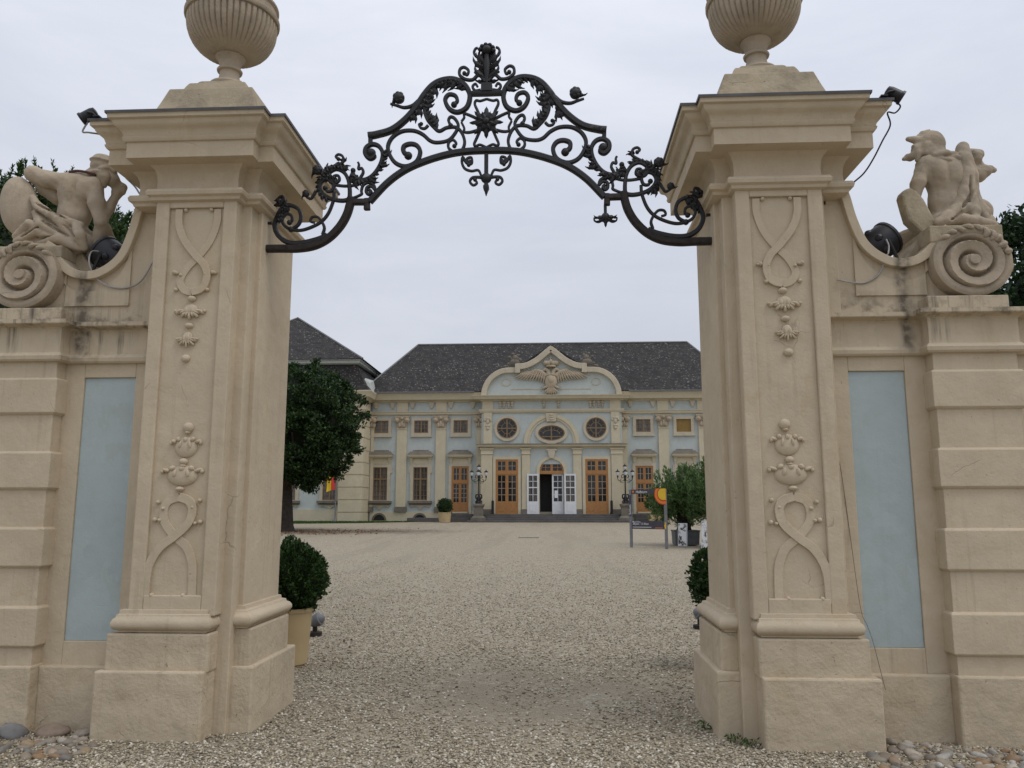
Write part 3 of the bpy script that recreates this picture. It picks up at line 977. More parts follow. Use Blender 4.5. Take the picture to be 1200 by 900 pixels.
    for i in range(10):
        t = math.pi * (0.10 + 0.078 * i)
        L = rl.uniform(0.12, 0.40) if i < 6 else rl.uniform(0.10, 0.2)
        for q in range(2):
            k0 = 1.0 - 0.04 * q
            pts = []
            for j in range(6):
                u_ = j / 5
                tt = t - 0.05 * q - 0.42 * u_ * (1 if i > 2 else 0.6) + 0.25 * u_ * u_
                rr_ = k0 - L * (1 - 0.25 * q) * u_ ** 1.3
                pts.append((cx + rx * rr_ * math.cos(tt), 0.192 - 0.034 * math.sin(min(1, u_ * 1.3) * 2.2), cz + rz * rr_ * math.sin(tt)))
            b.tube(catmull(pts, 3), np.interp(np.linspace(0, 1, 16), [0, 0.5, 0.85, 1], [0.012, 0.020, 0.019, 0.009]) * (1 - 0.25 * q), 7)
    b.tube([(cx + 0.262, 0.26, cz - 0.03), (cx + 0.29, 0.25, cz + 0.0), (cx + 0.315, 0.25, cz - 0.02), (cx + 0.305, 0.25, cz - 0.055), (cx + 0.27, 0.26, cz - 0.055)], 0.02, 8)
    part(b, 'acanthus_leaves', 'stone', gw, smooth=60, mx=mx)

# ---- wrought iron overthrow
IR = {
'arch':[(-0.959,4.096),(-0.814,4.257),(-0.663,4.368),(-0.481,4.446),(-0.298,4.496),(-0.146,4.515),(0.0,4.519)],
'top_bar':[(-0.986,4.671),(-0.916,4.681),(-0.794,4.717),(-0.687,4.798),(-0.595,4.905),(-0.527,5.017),(-0.452,5.108),(-0.366,5.151),(-0.266,5.153),(-0.18,5.096),(-0.14,5.005),(-0.164,4.904),(-0.24,4.861),(-0.31,4.892),(-0.346,4.969),(-0.318,5.019),(-0.264,5.009),(-0.245,4.962),(-0.272,4.929)],
'tab':[(-0.968,4.675),(-0.966,4.592)],
'bud_stem':[(-0.565,4.975),(-0.619,4.93),(-0.689,4.915),(-0.751,4.934),(-0.806,4.952)],
'c_scroll':[(-0.647,4.488),(-0.686,4.523),(-0.683,4.572),(-0.629,4.591),(-0.575,4.573),(-0.548,4.514),(-0.581,4.432),(-0.672,4.396),(-0.765,4.44),(-0.818,4.554),(-0.789,4.645),(-0.708,4.702),(-0.608,4.707),(-0.53,4.672),(-0.468,4.616),(-0.407,4.598),(-0.314,4.616),(-0.257,4.681),(-0.235,4.747),(-0.263,4.803),(-0.298,4.821),(-0.316,4.791),(-0.298,4.745)],
'leaf_branch':[(-0.504,4.982),(-0.518,4.889),(-0.493,4.805),(-0.439,4.736),(-0.392,4.698),(-0.331,4.726),(-0.254,4.727),(-0.205,4.679),(-0.18,4.595),(-0.204,4.526),(-0.26,4.511),(-0.311,4.546),(-0.312,4.595),(-0.279,4.618),(-0.25,4.589),(-0.265,4.564)],
'curl':[(-0.486,4.751),(-0.513,4.725),(-0.547,4.731),(-0.562,4.76),(-0.544,4.766)],
's_scroll':[(-0.957,4.519),(-0.934,4.491),(-0.966,4.473),(-1.004,4.511),(-1.0,4.565),(-0.955,4.595),(-0.899,4.58),(-0.863,4.524),(-0.867,4.452),(-0.9,4.376),(-0.95,4.317),(-1.008,4.29),(-1.065,4.296),(-1.095,4.333),(-1.105,4.371)],
'flower_curl':[(-1.048,4.295),(-1.02,4.35),(-1.033,4.388),(-1.061,4.382),(-1.057,4.419),(-1.066,4.442)],
'small_scroll':[(-0.968,4.201),(-0.949,4.179),(-0.967,4.16),(-0.989,4.18),(-0.982,4.22),(-0.948,4.229),(-0.918,4.2),(-0.931,4.243),(-0.975,4.262),(-1.017,4.239),(-1.03,4.19),(-1.027,4.165),(-1.061,4.145),(-1.107,4.128)],
'ring_a':[(-1.126,4.11),(-1.127,4.198),(-1.141,4.285),(-1.18,4.354),(-1.241,4.384),(-1.292,4.363),(-1.315,4.324),(-1.293,4.276),(-1.249,4.265),(-1.218,4.289),(-1.225,4.324),(-1.254,4.329),(-1.262,4.309)],
'band':[(-1.255,4.247),(-1.167,4.236),(-1.086,4.243),(-0.995,4.279)],
'ring_b':[(-1.107,4.124),(-1.187,4.11),(-1.28,4.128),(-1.35,4.173),(-1.378,4.235),(-1.354,4.288),(-1.296,4.298),(-1.262,4.251),(-1.276,4.199),(-1.314,4.193),(-1.332,4.222)],
'crown_curl':[(-1.288,4.388),(-1.23,4.418),(-1.188,4.454),(-1.198,4.498),(-1.233,4.514),(-1.254,4.493),(-1.232,4.474)],
'bud_link':[(-1.332,4.327),(-1.367,4.35),(-1.403,4.376)],
'low_curl':[(-1.409,4.199),(-1.431,4.156),(-1.453,4.132),(-1.488,4.151),(-1.501,4.176)],
'bracket':[(-1.829,3.71),(-1.678,3.709),(-1.54,3.707),(-1.404,3.729),(-1.292,3.789),(-1.203,3.882),(-1.149,3.978),(-1.124,4.063),(-1.113,4.13)],
'link_bar':[(-1.118,4.097),(-0.962,4.094)],
'end_block':[(-0.982,4.121),(-0.979,4.029)],
'vine':[(-1.256,4.189),(-1.261,4.115),(-1.298,4.006),(-1.354,3.934),(-1.432,3.889),(-1.524,3.862),(-1.605,3.872),(-1.66,3.904),(-1.682,3.959),(-1.65,4.004),(-1.609,3.991),(-1.599,3.951),(-1.621,3.93)],
'ring_c':[(-1.30,3.815),(-1.375,3.782),(-1.508,3.753),(-1.623,3.76),(-1.708,3.82),(-1.742,3.906),(-1.722,3.985),(-1.690,4.050),(-1.637,4.081),(-1.554,4.048),(-1.526,3.974),(-1.548,3.908),(-1.605,3.872)],
'tendril':[(-1.341,3.822),(-1.328,3.879),(-1.352,3.934),(-1.39,3.974),(-1.433,3.972),(-1.446,3.938),(-1.411,3.925)],
'top_curl':[(-1.712,4.083),(-1.678,4.125),(-1.685,4.156),(-1.714,4.151),(-1.731,4.126)],
'stub':[(-1.767,3.928),(-1.818,3.929)],
'beam':[(-0.141,5.022),(0.0,5.020)],
'fin_scroll':[(-0.013,5.128),(-0.065,5.189),(-0.118,5.148),(-0.18,5.154),(-0.227,5.194),(-0.224,5.246),(-0.189,5.262),(-0.153,5.231),(-0.165,5.192),(-0.188,5.207)],
'fin_small':[(-0.049,5.053),(-0.095,5.049),(-0.118,5.084),(-0.095,5.11),(-0.075,5.082)],
'fin_leafstem':[(-0.016,5.145),(-0.038,5.188),(-0.08,5.224),(-0.103,5.207)],
'petal':[(-0.034,5.351),(-0.08,5.352),(-0.108,5.388),(-0.097,5.425),(-0.076,5.435)],
'cart_top':[(-0.052,4.808),(-0.074,4.868),(-0.098,4.927),(-0.087,4.961),(-0.053,4.956),(0.0,4.972)],
'cart_bot':[(-0.052,4.7),(-0.078,4.634),(-0.101,4.576),(-0.085,4.559),(-0.052,4.57),(0.0,4.546)],
'cart_l1':[(-0.063,4.792),(-0.139,4.831),(-0.186,4.846),(-0.186,4.812),(-0.208,4.779)],
'cart_l2':[(-0.063,4.7),(-0.139,4.681),(-0.185,4.687),(-0.185,4.72),(-0.208,4.771)],
'pend_up':[(-0.138,4.42),(-0.161,4.433),(-0.153,4.454),(-0.123,4.458),(-0.118,4.412),(-0.145,4.396)],
'pend_s':[(-0.127,4.437),(-0.138,4.404),(-0.168,4.421),(-0.194,4.463),(-0.2,4.414),(-0.175,4.364),(-0.122,4.343),(-0.066,4.348),(-0.041,4.303),(-0.02,4.283)],
'pend_low':[(-0.01,4.278),(-0.066,4.288),(-0.114,4.284),(-0.133,4.251),(-0.106,4.22),(-0.076,4.238),(-0.092,4.267)],
}
IW = {'arch': (0.046, 0.046), 'top_bar': (0.044, 0.022), 'c_scroll': (0.030, 0.018), 'leaf_branch': (0.024, 0.016), 'bracket': (0.052, 0.056), 'link_bar': (0.050, 0.050),
      'end_block': (0.045, 0.050), 'tab': (0.034, 0.034), 'beam': (0.042, 0.042), 's_scroll': (0.034, 0.018), 'ring_c': (0.034, 0.020), 'ring_a': (0.026, 0.016),
      'ring_b': (0.026, 0.018), 'vine': (0.020, 0.018), 'small_scroll': (0.022, 0.016), 'band': (0.018, 0.018), 'bud_stem': (0.026, 0.014), 'fin_scroll': (0.022, 0.016),
      'pend_s': (0.020, 0.014)}
IY = 0.45
ow = thing('iron_overthrow', (0, IY, 3.7), 'black wrought iron scrollwork arch spanning the gateway between the two pillars', 'iron arch')


SPIRAL = ('top_bar', 'c_scroll', 'leaf_branch', 's_scroll', 'ring_a', 'ring_b', 'ring_c', 'vine', 'small_scroll', 'fin_scroll', 'low_curl', 'crown_curl', 'pend_low', 'top_curl', 'curl', 'pend_up')


def iron_bar(m, k, s):
    P = catmull(IR[k], 7) if len(IR[k]) > 2 else np.array(IR[k])
    w0, w1 = IW.get(k, (0.019, 0.014))
    fat = 1.0 if k in ('link_bar', 'end_block', 'tab', 'beam') else 1.12 if k in ('arch', 'bracket') else 1.28
    w0, w1 = w0 * fat, w1 * fat
    w = np.linspace(w0, w1, len(P))
    Q = P * np.array([s, 1])
    if s < 0:
        Q, w = Q[::-1], w[::-1]
    m.ribbon(Q, w, np.maximum(w, 0.02) * 1.1, IY, 0.4)
    if k in SPIRAL:
        e = P[-1]
        m.ell((s * e[0], IY, e[1]), (w1 * 0.95, w1 * 1.1, w1 * 0.95), 10, 8)
        if k in ('c_scroll', 's_scroll'):
            e = P[0]
            m.ell((s * e[0], IY, e[1]), (w0 * 0.9, w0 * 0.9, w0 * 0.9), 10, 8)


def iron_part(name, keys, mats='iron', extra=None, sides=(1, -1)):
    """one part whose bars touch: both halves together, or one half when sides names it"""
    m = MB()
    for s in sides:
        for k in keys:
            iron_bar(m, k, s)
    if extra:
        extra(m)
    return part(m, name, mats, ow, smooth=45)


def leaf(m, x, z, a, L, w, y=IY, tilt=0.5):
    """pointed, cupped iron leaf growing from (x, z) in direction a"""
    n = 6
    rs = []
    for i in range(n + 1):
        t = i / n
        ww = w * math.sin(math.pi * min(1, t * 0.85 + 0.15)) * (1 + 0.25 * math.cos(t * 14)) * (1 - t * 0.2) + 0.001
        off = L * t
        bend = a + tilt * t * t
        cx_, cz_ = x + off * math.cos(bend), z + off * math.sin(bend)
        nx_, nz_ = -math.sin(bend), math.cos(bend)
        yy = y - 0.012 * math.sin(t * math.pi)
        rs.append([(cx_ + nx_ * ww * q, yy + abs(q) * 0.012 + dy, cz_ + nz_ * ww * q) for q, dy in ((-1, 0.0), (0, -0.004), (1, 0.0), (0, 0.006))])
    m.rings(rs)


def leaves_along(m, key, i0, i1, side, L, w, step, s):
    P = catmull(IR[key], 7)
    T = np.gradient(P, axis=0)
    for i in range(i0, min(i1, len(P)), step):
        a = math.atan2(T[i][1], T[i][0]) + side * 0.9
        big = random.uniform(0.45, 1.1)
        leaf(m, s * P[i][0], P[i][1], a if s > 0 else math.pi - a, L * big, w * (0.8 + 0.6 * big), IY - 0.006, 0.9 * side * s)
        if big > 0.75:
            for da in (-0.7, 0.6):
                leaf(m, s * P[i][0], P[i][1], (a if s > 0 else math.pi - a) + da, L * big * 0.7, w * 0.9, IY - 0.012, 0.7 * side * s)


iron_part('arch_bar', ['arch'])
iron_part('top_bar', ['top_bar', 'beam', 'bud_stem', 'tab'])
for s in (1, -1):
    iron_part('bracket', ['bracket', 'link_bar', 'end_block'], 'rust', None, (s,))
    for keys in (['c_scroll'], ['leaf_branch', 'curl'], ['s_scroll', 'flower_curl'], ['small_scroll'], ['ring_a', 'crown_curl', 'band'], ['ring_b', 'bud_link', 'low_curl'],
                 ['ring_c', 'stub', 'top_curl'], ['vine'], ['tendril']):
        iron_part('scroll', keys, 'iron', None, (s,))
    for args in (('top_bar', 24, 64, -1, 0.105, 0.030, 3), ('leaf_branch', 0, 24, 1, 0.095, 0.028, 3), ('s_scroll', 50, 92, 1, 0.085, 0.025, 4),
                 ('ring_a', 22, 44, -1, 0.075, 0.024, 3), ('ring_b', 16, 48, 1, 0.075, 0.024, 3), ('ring_c', 40, 58, -1, 0.075, 0.026, 3)):
        m = MB()
        leaves_along(m, *args, s)
        part(m, 'leaf_spray', 'iron', ow, smooth=60)
    for x, z, angs, L, w in ((-1.70, 4.08, (0.4, 1.2, 2.0, 2.8), 0.075, 0.02), (-1.065, 4.30, (1.9, 2.5, 3.1, 3.7), 0.055, 0.014), (-1.19, 4.45, (0.6, 1.3, 2.2), 0.05, 0.013)):
        m = MB()
        for a in angs:
            leaf(m, s * x, z, a if s > 0 else math.pi - a, L, w)
        part(m, 'leaf_spray', 'iron', ow, smooth=60)
    for (x, z, r) in ((-0.737, 5.0, 0.05), (-1.403, 4.378, 0.042), (-1.492, 4.176, 0.030)):
        m = MB()
        m.ell((s * x, IY, z), (r, r, r * 0.95), 12, 9)
        for k in range(7):
            a = k * 2 * math.pi / 7
            m.ell((s * x + math.cos(a) * r * 0.55, IY - r * 0.35, z + math.sin(a) * r * 0.55), (r * 0.5, r * 0.5, r * 0.5), 8, 6)
        leaf(m, s * x, z, 3.6 if s > 0 else -0.46, r * 2.0, r * 0.4)
        part(m, 'bud', 'iron', ow, smooth=60)
iron_part('cartouche', ['cart_top', 'cart_bot', 'cart_l1', 'cart_l2'])
m = MB()
for k in range(8):
    a = k * math.pi / 4
    leaf(m, 0, 4.757, a, 0.14, 0.036, IY - 0.02, 0.0)
for k in range(8):
    a = k * math.pi / 4 + 0.39
    leaf(m, 0, 4.757, a, 0.092, 0.026, IY - 0.04, 0.0)
m.ell((0, IY - 0.045, 4.757), (0.03, 0.025, 0.03))
part(m, 'rosette', 'iron', ow, smooth=60)


def fin_extra(m):
    m.box(-0.046, 0.046, IY - 0.03, IY + 0.03, 5.035, 5.105)
    m.tube([(0, IY, 5.10), (0, IY, 5.18), (0, IY, 5.28), (0, IY, 5.37)], [0.016, 0.022, 0.034, 0.022], 10)
    m.ell((0, IY, 5.41), (0.046, 0.05, 0.042), 14, 10)
    for k in range(11):
        a = math.pi * (k - 0.5) / 10
        m.ell((math.cos(a) * 0.056, IY - 0.012 + 0.02 * (k % 2), 5.405 + math.sin(a) * 0.048), (0.021, 0.026, 0.019), 8, 6)
    for s in (1, -1):
        for z, a, L, w in ((5.16, 2.7, 0.15, 0.026), (5.20, 2.3, 0.13, 0.028), (5.25, 2.85, 0.15, 0.026), (5.28, 2.35, 0.15, 0.026), (5.14, 3.35, 0.10, 0.02), (5.31, 2.75, 0.13, 0.022), (5.34, 2.2, 0.10, 0.02)):
            leaf(m, s * -0.012, z, a if s > 0 else math.pi - a, L, w, IY - 0.012 * (1 if L > 0.13 else -1), -0.5 * s)


iron_part('finial', ['fin_scroll', 'fin_small', 'fin_leafstem', 'petal'], 'iron', fin_extra)


def pend_extra(m):
    m.box(-0.016, 0.016, IY - 0.016, IY + 0.016, 4.17, 4.50)
    m.rings([[(x * k, IY + y * k, z) for x, y in ((-1, -1), (1, -1), (1, 1), (-1, 1))] for k, z in ((0.022, 4.215), (0.024, 4.19), (0.014, 4.165), (0.003, 4.125))])
    m.ell((0, IY, 4.278), (0.045, 0.035, 0.045))


iron_part('pendant', ['pend_up', 'pend_s', 'pend_low'], 'iron', pend_extra)
m = MB()
x0, z0 = 0.965, 4.03
m.box(x0 - 0.012, x0 + 0.012, IY - 0.012, IY + 0.012, 3.93, z0)
m.ell((x0, IY, 3.925), (0.035, 0.035, 0.04))
for a in (-2.6, -2.1, -1.57, -1.0, -0.5):
    leaf(m, x0, 3.935, a, 0.095, 0.022, IY - 0.01, 0.6 if a > -1.57 else -0.6 if a < -1.6 else 0)
for s in (1, -1):
    m.ribbon(catmull([(x0, 3.92), (x0 + s * 0.05, 3.885), (x0 + s * 0.085, 3.895), (x0 + s * 0.09, 3.92), (x0 + s * 0.07, 3.918)], 6), 0.013, 0.014, IY)
part(m, 'hanging_flower', 'iron', ow, smooth=60)

# ================================================================== STATUES, FLOODLIGHTS, CABLES
# right statue: seated warrior seen from behind, head turned towards the gate, beaked helmet, cloak over the far shoulder
G = lambda u, v, y=0.5: (3.514 + (u - 1085) * 0.0066, y, 4.594 - (v - 150) * 0.0071)
st = thing('warrior_statue', (3.68, 0.5, 3.74), 'seated stone warrior in a beaked helmet, seen from behind, cloak over one shoulder', 'statue', 'statues on the wall volutes')
bl = Blob((3.15, 0.12, 3.66), (4.25, 0.92, 4.72), 0.0105)
bl.ell(G(1107, 203, 0.48), (0.158, 0.115, 0.17), 0.02)                       # rib cage
bl.ell(G(1107, 232, 0.49), (0.135, 0.10, 0.15), 0.05)                         # loins
bl.ell(G(1110, 258, 0.50), (0.20, 0.15, 0.11), 0.05)                          # hips
bl.limb(G(1088, 188, 0.46), G(1122, 186, 0.50), 0.075, 0.075, 0.05)           # shoulder line
bl.ell(G(1098, 200, 0.40), (0.055, 0.04, 0.075), 0.03, 0.2)                   # shoulder blades
bl.ell(G(1114, 200, 0.42), (0.055, 0.04, 0.075), 0.03, -0.2)
bl.chain([G(1083, 191, 0.46), G(1073, 212, 0.44), G(1068, 229, 0.46)], [0.064, 0.052, 0.044], 0.03)     # near arm
bl.chain([G(1068, 229, 0.46), G(1080, 240, 0.56)], [0.044, 0.034], 0.02)
bl.limb(G(1102, 180, 0.49), G(1094, 170, 0.50), 0.062, 0.060, 0.03)           # neck
bl.ell(G(1094, 168, 0.50), (0.095, 0.085, 0.105), 0.03)                       # head
bl.chain([G(1112, 252, 0.58), G(1154, 238, 0.62), G(1160, 262, 0.70)], [0.12, 0.10, 0.08], 0.04)       # far thigh
bl.chain([G(1122, 262, 0.40), G(1154, 256, 0.52)], [0.07, 0.075], 0.04)
bl.chain([G(1098, 262, 0.58), G(1075, 262, 0.80)], [0.10, 0.085], 0.05)
bl.cut(G(1105, 222, 0.355), (0.018, 0.028, 0.20), 0.02)                       # spine furrow
bl.rough(0.0010, 34, 3)
part(bl.mb(), 'body', 'stone', st, smooth='full')
bl = Blob((3.12, 0.2, 4.25), (3.95, 0.85, 4.80), 0.009)
bl.ell(G(1096, 163, 0.50), (0.108, 0.10, 0.115), 0.02)                        # helmet bowl
bl.ell(G(1096, 176, 0.50), (0.112, 0.105, 0.07), 0.03)
bl.chain([G(1104, 183, 0.43), G(1120, 184, 0.42), G(1127, 181, 0.48)], [0.026, 0.022, 0.016], 0.015)      # scarf rolls
bl.chain([G(1092, 181, 0.41), G(1106, 179, 0.40), G(1124, 178, 0.45)], [0.026, 0.024, 0.014], 0.012)
bl.chain([G(1088, 184, 0.42), G(1108, 188, 0.395), G(1122, 189, 0.43)], [0.02, 0.022, 0.012], 0.01)
bl.chain([G(1085, 168, 0.49), G(1076, 170, 0.49), G(1070, 177, 0.49), G(1062, 180, 0.49)], [0.060, 0.044, 0.030, 0.016], 0.03)  # gaping beak, lower
bl.chain([G(1086, 160, 0.49), G(1076, 157, 0.49), G(1069, 156, 0.49)], [0.045, 0.026, 0.020], 0.02)     # visor
bl.chain([G(1078, 176, 0.45), G(1075, 184, 0.45)], [0.026, 0.018], 0.015)                               # cheek flap
bl.chain([G(1087, 168, 0.43), G(1084, 177, 0.425)], [0.03, 0.022], 0.015)
bl.cut(G(1067, 168, 0.49), (0.040, 0.12, 0.045), 0.012)
bl.chain([G(1081, 154, 0.50), G(1087, 149, 0.50), G(1096, 145, 0.50)], [0.022, 0.018, 0.008], 0.015)
bl.rough(0.0012, 40, 5)
part(bl.mb(), 'helmet', 'stone', st, smooth='full')
bl = Blob((3.35, 0.15, 3.66), (4.25, 0.92, 4.70), 0.0105)
bl.chain([G(1135, 166, 0.52), G(1131, 185, 0.48), G(1132, 205, 0.46), G(1127, 228, 0.44), G(1118, 244, 0.41), G(1098, 256, 0.38), G(1086, 262, 0.36)],
         [0.050, 0.072, 0.082, 0.085, 0.072, 0.052, 0.032], 0.02)
bl.chain([G(1140, 180, 0.55), G(1139, 205, 0.52), G(1137, 230, 0.50), G(1143, 248, 0.46)], [0.05, 0.066, 0.072, 0.078], 0.015)
bl.chain([G(1133, 232, 0.42), G(1131, 250, 0.36), G(1126, 264, 0.34)], [0.04, 0.036, 0.03], 0.015)
bl.chain([G(1140, 240, 0.46), G(1144, 256, 0.40), G(1146, 266, 0.38)], [0.04, 0.034, 0.03], 0.015)
bl.chain([G(1092, 262, 0.36), G(1112, 260, 0.33), G(1132, 264, 0.33), G(1150, 266, 0.36)], [0.035, 0.042, 0.042, 0.035], 0.02)
bl.cut(G(1138, 206, 0.37), (0.012, 0.035, 0.17), 0.02, -0.08)
bl.cut(G(1122, 238, 0.36), (0.012, 0.03, 0.12), 0.015, -0.7)
for (a, b_, y_) in (((1131, 205), (1124, 243), 0.375), ((1118, 250), (1098, 262), 0.33), ((1138, 248), (1135, 266), 0.34)):
    ca, cb = np.array(G(*a, y_)), np.array(G(*b_, y_))
    md = (ca + cb) / 2
    bl.cut(md, (np.linalg.norm(cb - ca) / 2, 0.03, 0.009), 0.014, math.atan2(cb[2] - ca[2], cb[0] - ca[0]))
bl.rough(0.0012, 32, 8)
part(bl.mb(), 'cloak', 'stone', st, smooth='full')
bl = Blob((3.80, 0.2, 4.10), (4.30, 0.85, 4.62), 0.010)
bl.chain([G(1140, 190, 0.56), G(1155, 196, 0.56), G(1162, 192, 0.56)], [0.055, 0.056, 0.052], 0.02)      # raised forearm in its sleeve
bl.chain([G(1160, 196, 0.56), G(1168, 189, 0.56), G(1173, 191, 0.56)], [0.026, 0.028, 0.022], 0.012)
bl.chain([G(1146, 170, 0.58), G(1159, 170, 0.58)], [0.045, 0.040], 0.02)                                 # bundle he shoulders
bl.chain([G(1148, 182, 0.58), G(1158, 184, 0.58)], [0.045, 0.036], 0.02)
bl.ell(G(1151, 177, 0.56), (0.055, 0.07, 0.07), 0.02)
bl.rough(0.0025, 35, 9)
part(bl.mb(), 'raised_arm', 'stone', st, smooth='full')
m = MB()
outline = [G(*p) for p in ((1050, 228), (1052, 222), (1061, 218), (1068, 222), (1076, 232), (1087, 256), (1090, 268), (1078, 278), (1068, 268), (1056, 256), (1053, 243))]
pl = [(p[0], p[2]) for p in outline]
m.prism(pl, 0.40, 0.52)
part(m, 'tablet', 'stone_worn', st, bevel=0.02)
m = MB()
m.box(3.40, 3.94, 0.24, 0.92, 3.60, 3.735)
m.prism([(3.24, 3.48), (3.50, 3.48), (3.50, 3.74), (3.42, 3.72)], 0.45, 0.75)
part(m, 'seat_block', 'stone_worn', st, bevel=0.01)

# left statue: seated warrior from behind, chin on fist, one arm over a round shield
H = lambda u, v, y=0.5: (-3.652 + (u - 60) * 0.00705, y, 4.412 - (v - 200) * 0.00752)
st = thing('warrior_statue', (-3.6, 0.5, 3.74), 'seated stone warrior seen from behind, one arm on a big oval shield', 'statue', 'statues on the wall volutes')
bl = Blob((-4.05, 0.1, 3.60), (-3.02, 0.95, 4.66), 0.0105)
bl.ell(H(89, 224, 0.47), (0.168, 0.12, 0.175), 0.02, -0.15)
bl.ell(H(86, 248, 0.48), (0.142, 0.11, 0.13), 0.05)
bl.ell(H(74, 270, 0.50), (0.20, 0.15, 0.12), 0.05)
bl.limb(H(74, 211, 0.47), H(110, 216, 0.45), 0.068, 0.068, 0.05)
bl.ell(H(83, 222, 0.40), (0.05, 0.035, 0.085), 0.03, -0.2)
bl.ell(H(101, 224, 0.39), (0.05, 0.035, 0.085), 0.03, 0.1)
bl.chain([H(74, 211, 0.47), H(52, 209, 0.44), H(36, 203, 0.42), H(30, 202, 0.45)], [0.076, 0.070, 0.062, 0.048], 0.03)
bl.chain([H(36, 203, 0.42), H(44, 216, 0.50), H(58, 226, 0.54)], [0.05, 0.055, 0.06], 0.03)
bl.chain([H(111, 217, 0.44), H(118, 240, 0.41), H(124, 260, 0.42)], [0.066, 0.064, 0.052], 0.03)
bl.chain([H(124, 260, 0.42), H(126, 240, 0.50), H(131, 222, 0.54)], [0.046, 0.042, 0.034], 0.02)
bl.chain([H(131, 220, 0.54), H(136, 214, 0.55), H(137, 219, 0.55)], [0.046, 0.036, 0.026], 0.02)
bl.chain([H(82, 276, 0.50), H(112, 276, 0.66), H(120, 264, 0.52)], [0.10, 0.085, 0.06], 0.04)
bl.chain([H(121, 266, 0.47), H(113, 282, 0.50), H(108, 296, 0.52)], [0.055, 0.05, 0.045], 0.03)
bl.limb(H(100, 205, 0.48), H(112, 196, 0.49), 0.062, 0.062, 0.03)
bl.ell(H(118, 200, 0.50), (0.095, 0.085, 0.10), 0.03)
bl.ell(H(128, 208, 0.50), (0.055, 0.06, 0.06), 0.03)
bl.cut(H(92, 232, 0.35), (0.016, 0.026, 0.20), 0.02, -0.12)
bl.rough(0.0010, 34, 13)
part(bl.mb(), 'body', 'stone', st, smooth='full')
bl = Blob((-3.45, 0.25, 4.24), (-2.98, 0.75, 4.68), 0.009)
bl.ell(H(115, 192, 0.50), (0.108, 0.10, 0.088), 0.015, -0.2)
bl.ell(H(115, 187, 0.50), (0.116, 0.112, 0.024), 0.012, -0.16)
bl.ell(H(115, 185, 0.50), (0.092, 0.095, 0.055), 0.015, -0.15)
bl.chain([H(121, 198, 0.43), H(125, 208, 0.44), H(122, 217, 0.45)], [0.03, 0.034, 0.014], 0.008)
bl.chain([H(103, 186, 0.50), H(113, 181, 0.50), H(128, 187, 0.50)], [0.020, 0.024, 0.018], 0.015)
bl.chain([H(104, 203, 0.43), H(115, 202, 0.41), H(123, 198, 0.42)], [0.024, 0.026, 0.02], 0.015)
bl.chain([H(118, 206, 0.43), H(121, 216, 0.45)], [0.036, 0.024], 0.02)
bl.chain([H(124, 196, 0.45), H(131, 199, 0.47)], [0.030, 0.022], 0.015)
bl.cut(H(112, 199, 0.39), (0.09, 0.02, 0.008), 0.008, -0.2)
bl.rough(0.0012, 45, 15)
part(bl.mb(), 'helmet', 'stone', st, smooth='full')
bl = Blob((-4.05, 0.1, 3.62), (-3.1, 0.85, 4.30), 0.0095)
for a, b_, c_, r in ((( 44, 234), (56, 250), (80, 262), 0.034), ((48, 240), (70, 256), (104, 266), 0.036), ((56, 246), (80, 262), (100, 284), 0.036), ((50, 252), (60, 268), (90, 280), 0.040),
                     ((28, 278), (46, 266), (70, 276), 0.036), ((30, 284), (56, 274), (86, 288), 0.036), ((60, 286), (84, 284), (104, 292), 0.046), ((100, 268), (108, 280), (110, 292), 0.045)):
    bl.chain([H(*a, 0.36), H(*b_, 0.33), H(*c_, 0.37)], [r * 0.8, r * 1.1, r * 0.75], 0.005)
bl.chain([H(58, 258, 0.44), H(80, 274, 0.44), H(104, 282, 0.46)], [0.09, 0.11, 0.075], 0.03)
bl.chain([H(36, 284, 0.44), H(64, 286, 0.42), H(96, 290, 0.44)], [0.06, 0.07, 0.055], 0.03)
for (a, b_) in (((52, 243), (92, 262)), ((50, 249), (84, 272)), ((60, 262), (96, 282)), ((36, 281), (62, 270)), ((44, 286), (80, 280)), ((88, 268), (106, 284))):
    ca, cb = np.array(H(*a, 0.315)), np.array(H(*b_, 0.315))
    md = (ca + cb) / 2
    bl.cut(md, (np.linalg.norm(cb - ca) / 2, 0.05, 0.010), 0.010, math.atan2(cb[2] - ca[2], cb[0] - ca[0]))
bl.rough(0.0012, 34, 17)
part(bl.mb(), 'drapery', 'stone', st, smooth='full')
m = MB()
sc_ = H(23, 241)
rs = []
for rr, yy in ((0.02, 0.330), (0.35, 0.336), (0.62, 0.350), (0.84, 0.372), (0.93, 0.388), (1.0, 0.40), (1.0, 0.43), (0.92, 0.445), (0.3, 0.44)):
    ring = []
    for a in np.linspace(0, 2 * np.pi, 48, endpoint=False):
        x, z = 0.158 * rr * math.cos(a), 0.262 * rr * math.sin(a)
        t = 0.22
        ring.append((sc_[0] + x * math.cos(t) - z * math.sin(t), yy, sc_[2] + x * math.sin(t) + z * math.cos(t)))
    rs.append(ring)
m.rings(rs)
part(m, 'shield', 'stone', st, smooth=50)
m = MB()
m.tube(catmull([H(80, 201.5, 0.42), H(92, 202, 0.395), H(104, 204, 0.39), H(115, 207, 0.40)], 5), 0.011, 6)
part(m, 'collar_strap', 'collar', st, smooth=60)
m = MB()
m.box(-3.94, -3.40, 0.24, 0.92, 3.60, 3.70)
m.prism([(-3.20, 3.48), (-3.50, 3.48), (-3.50, 3.74), (-3.36, 3.70)], 0.45, 0.75)
part(m, 'seat_block', 'stone_worn', st, bevel=0.01)


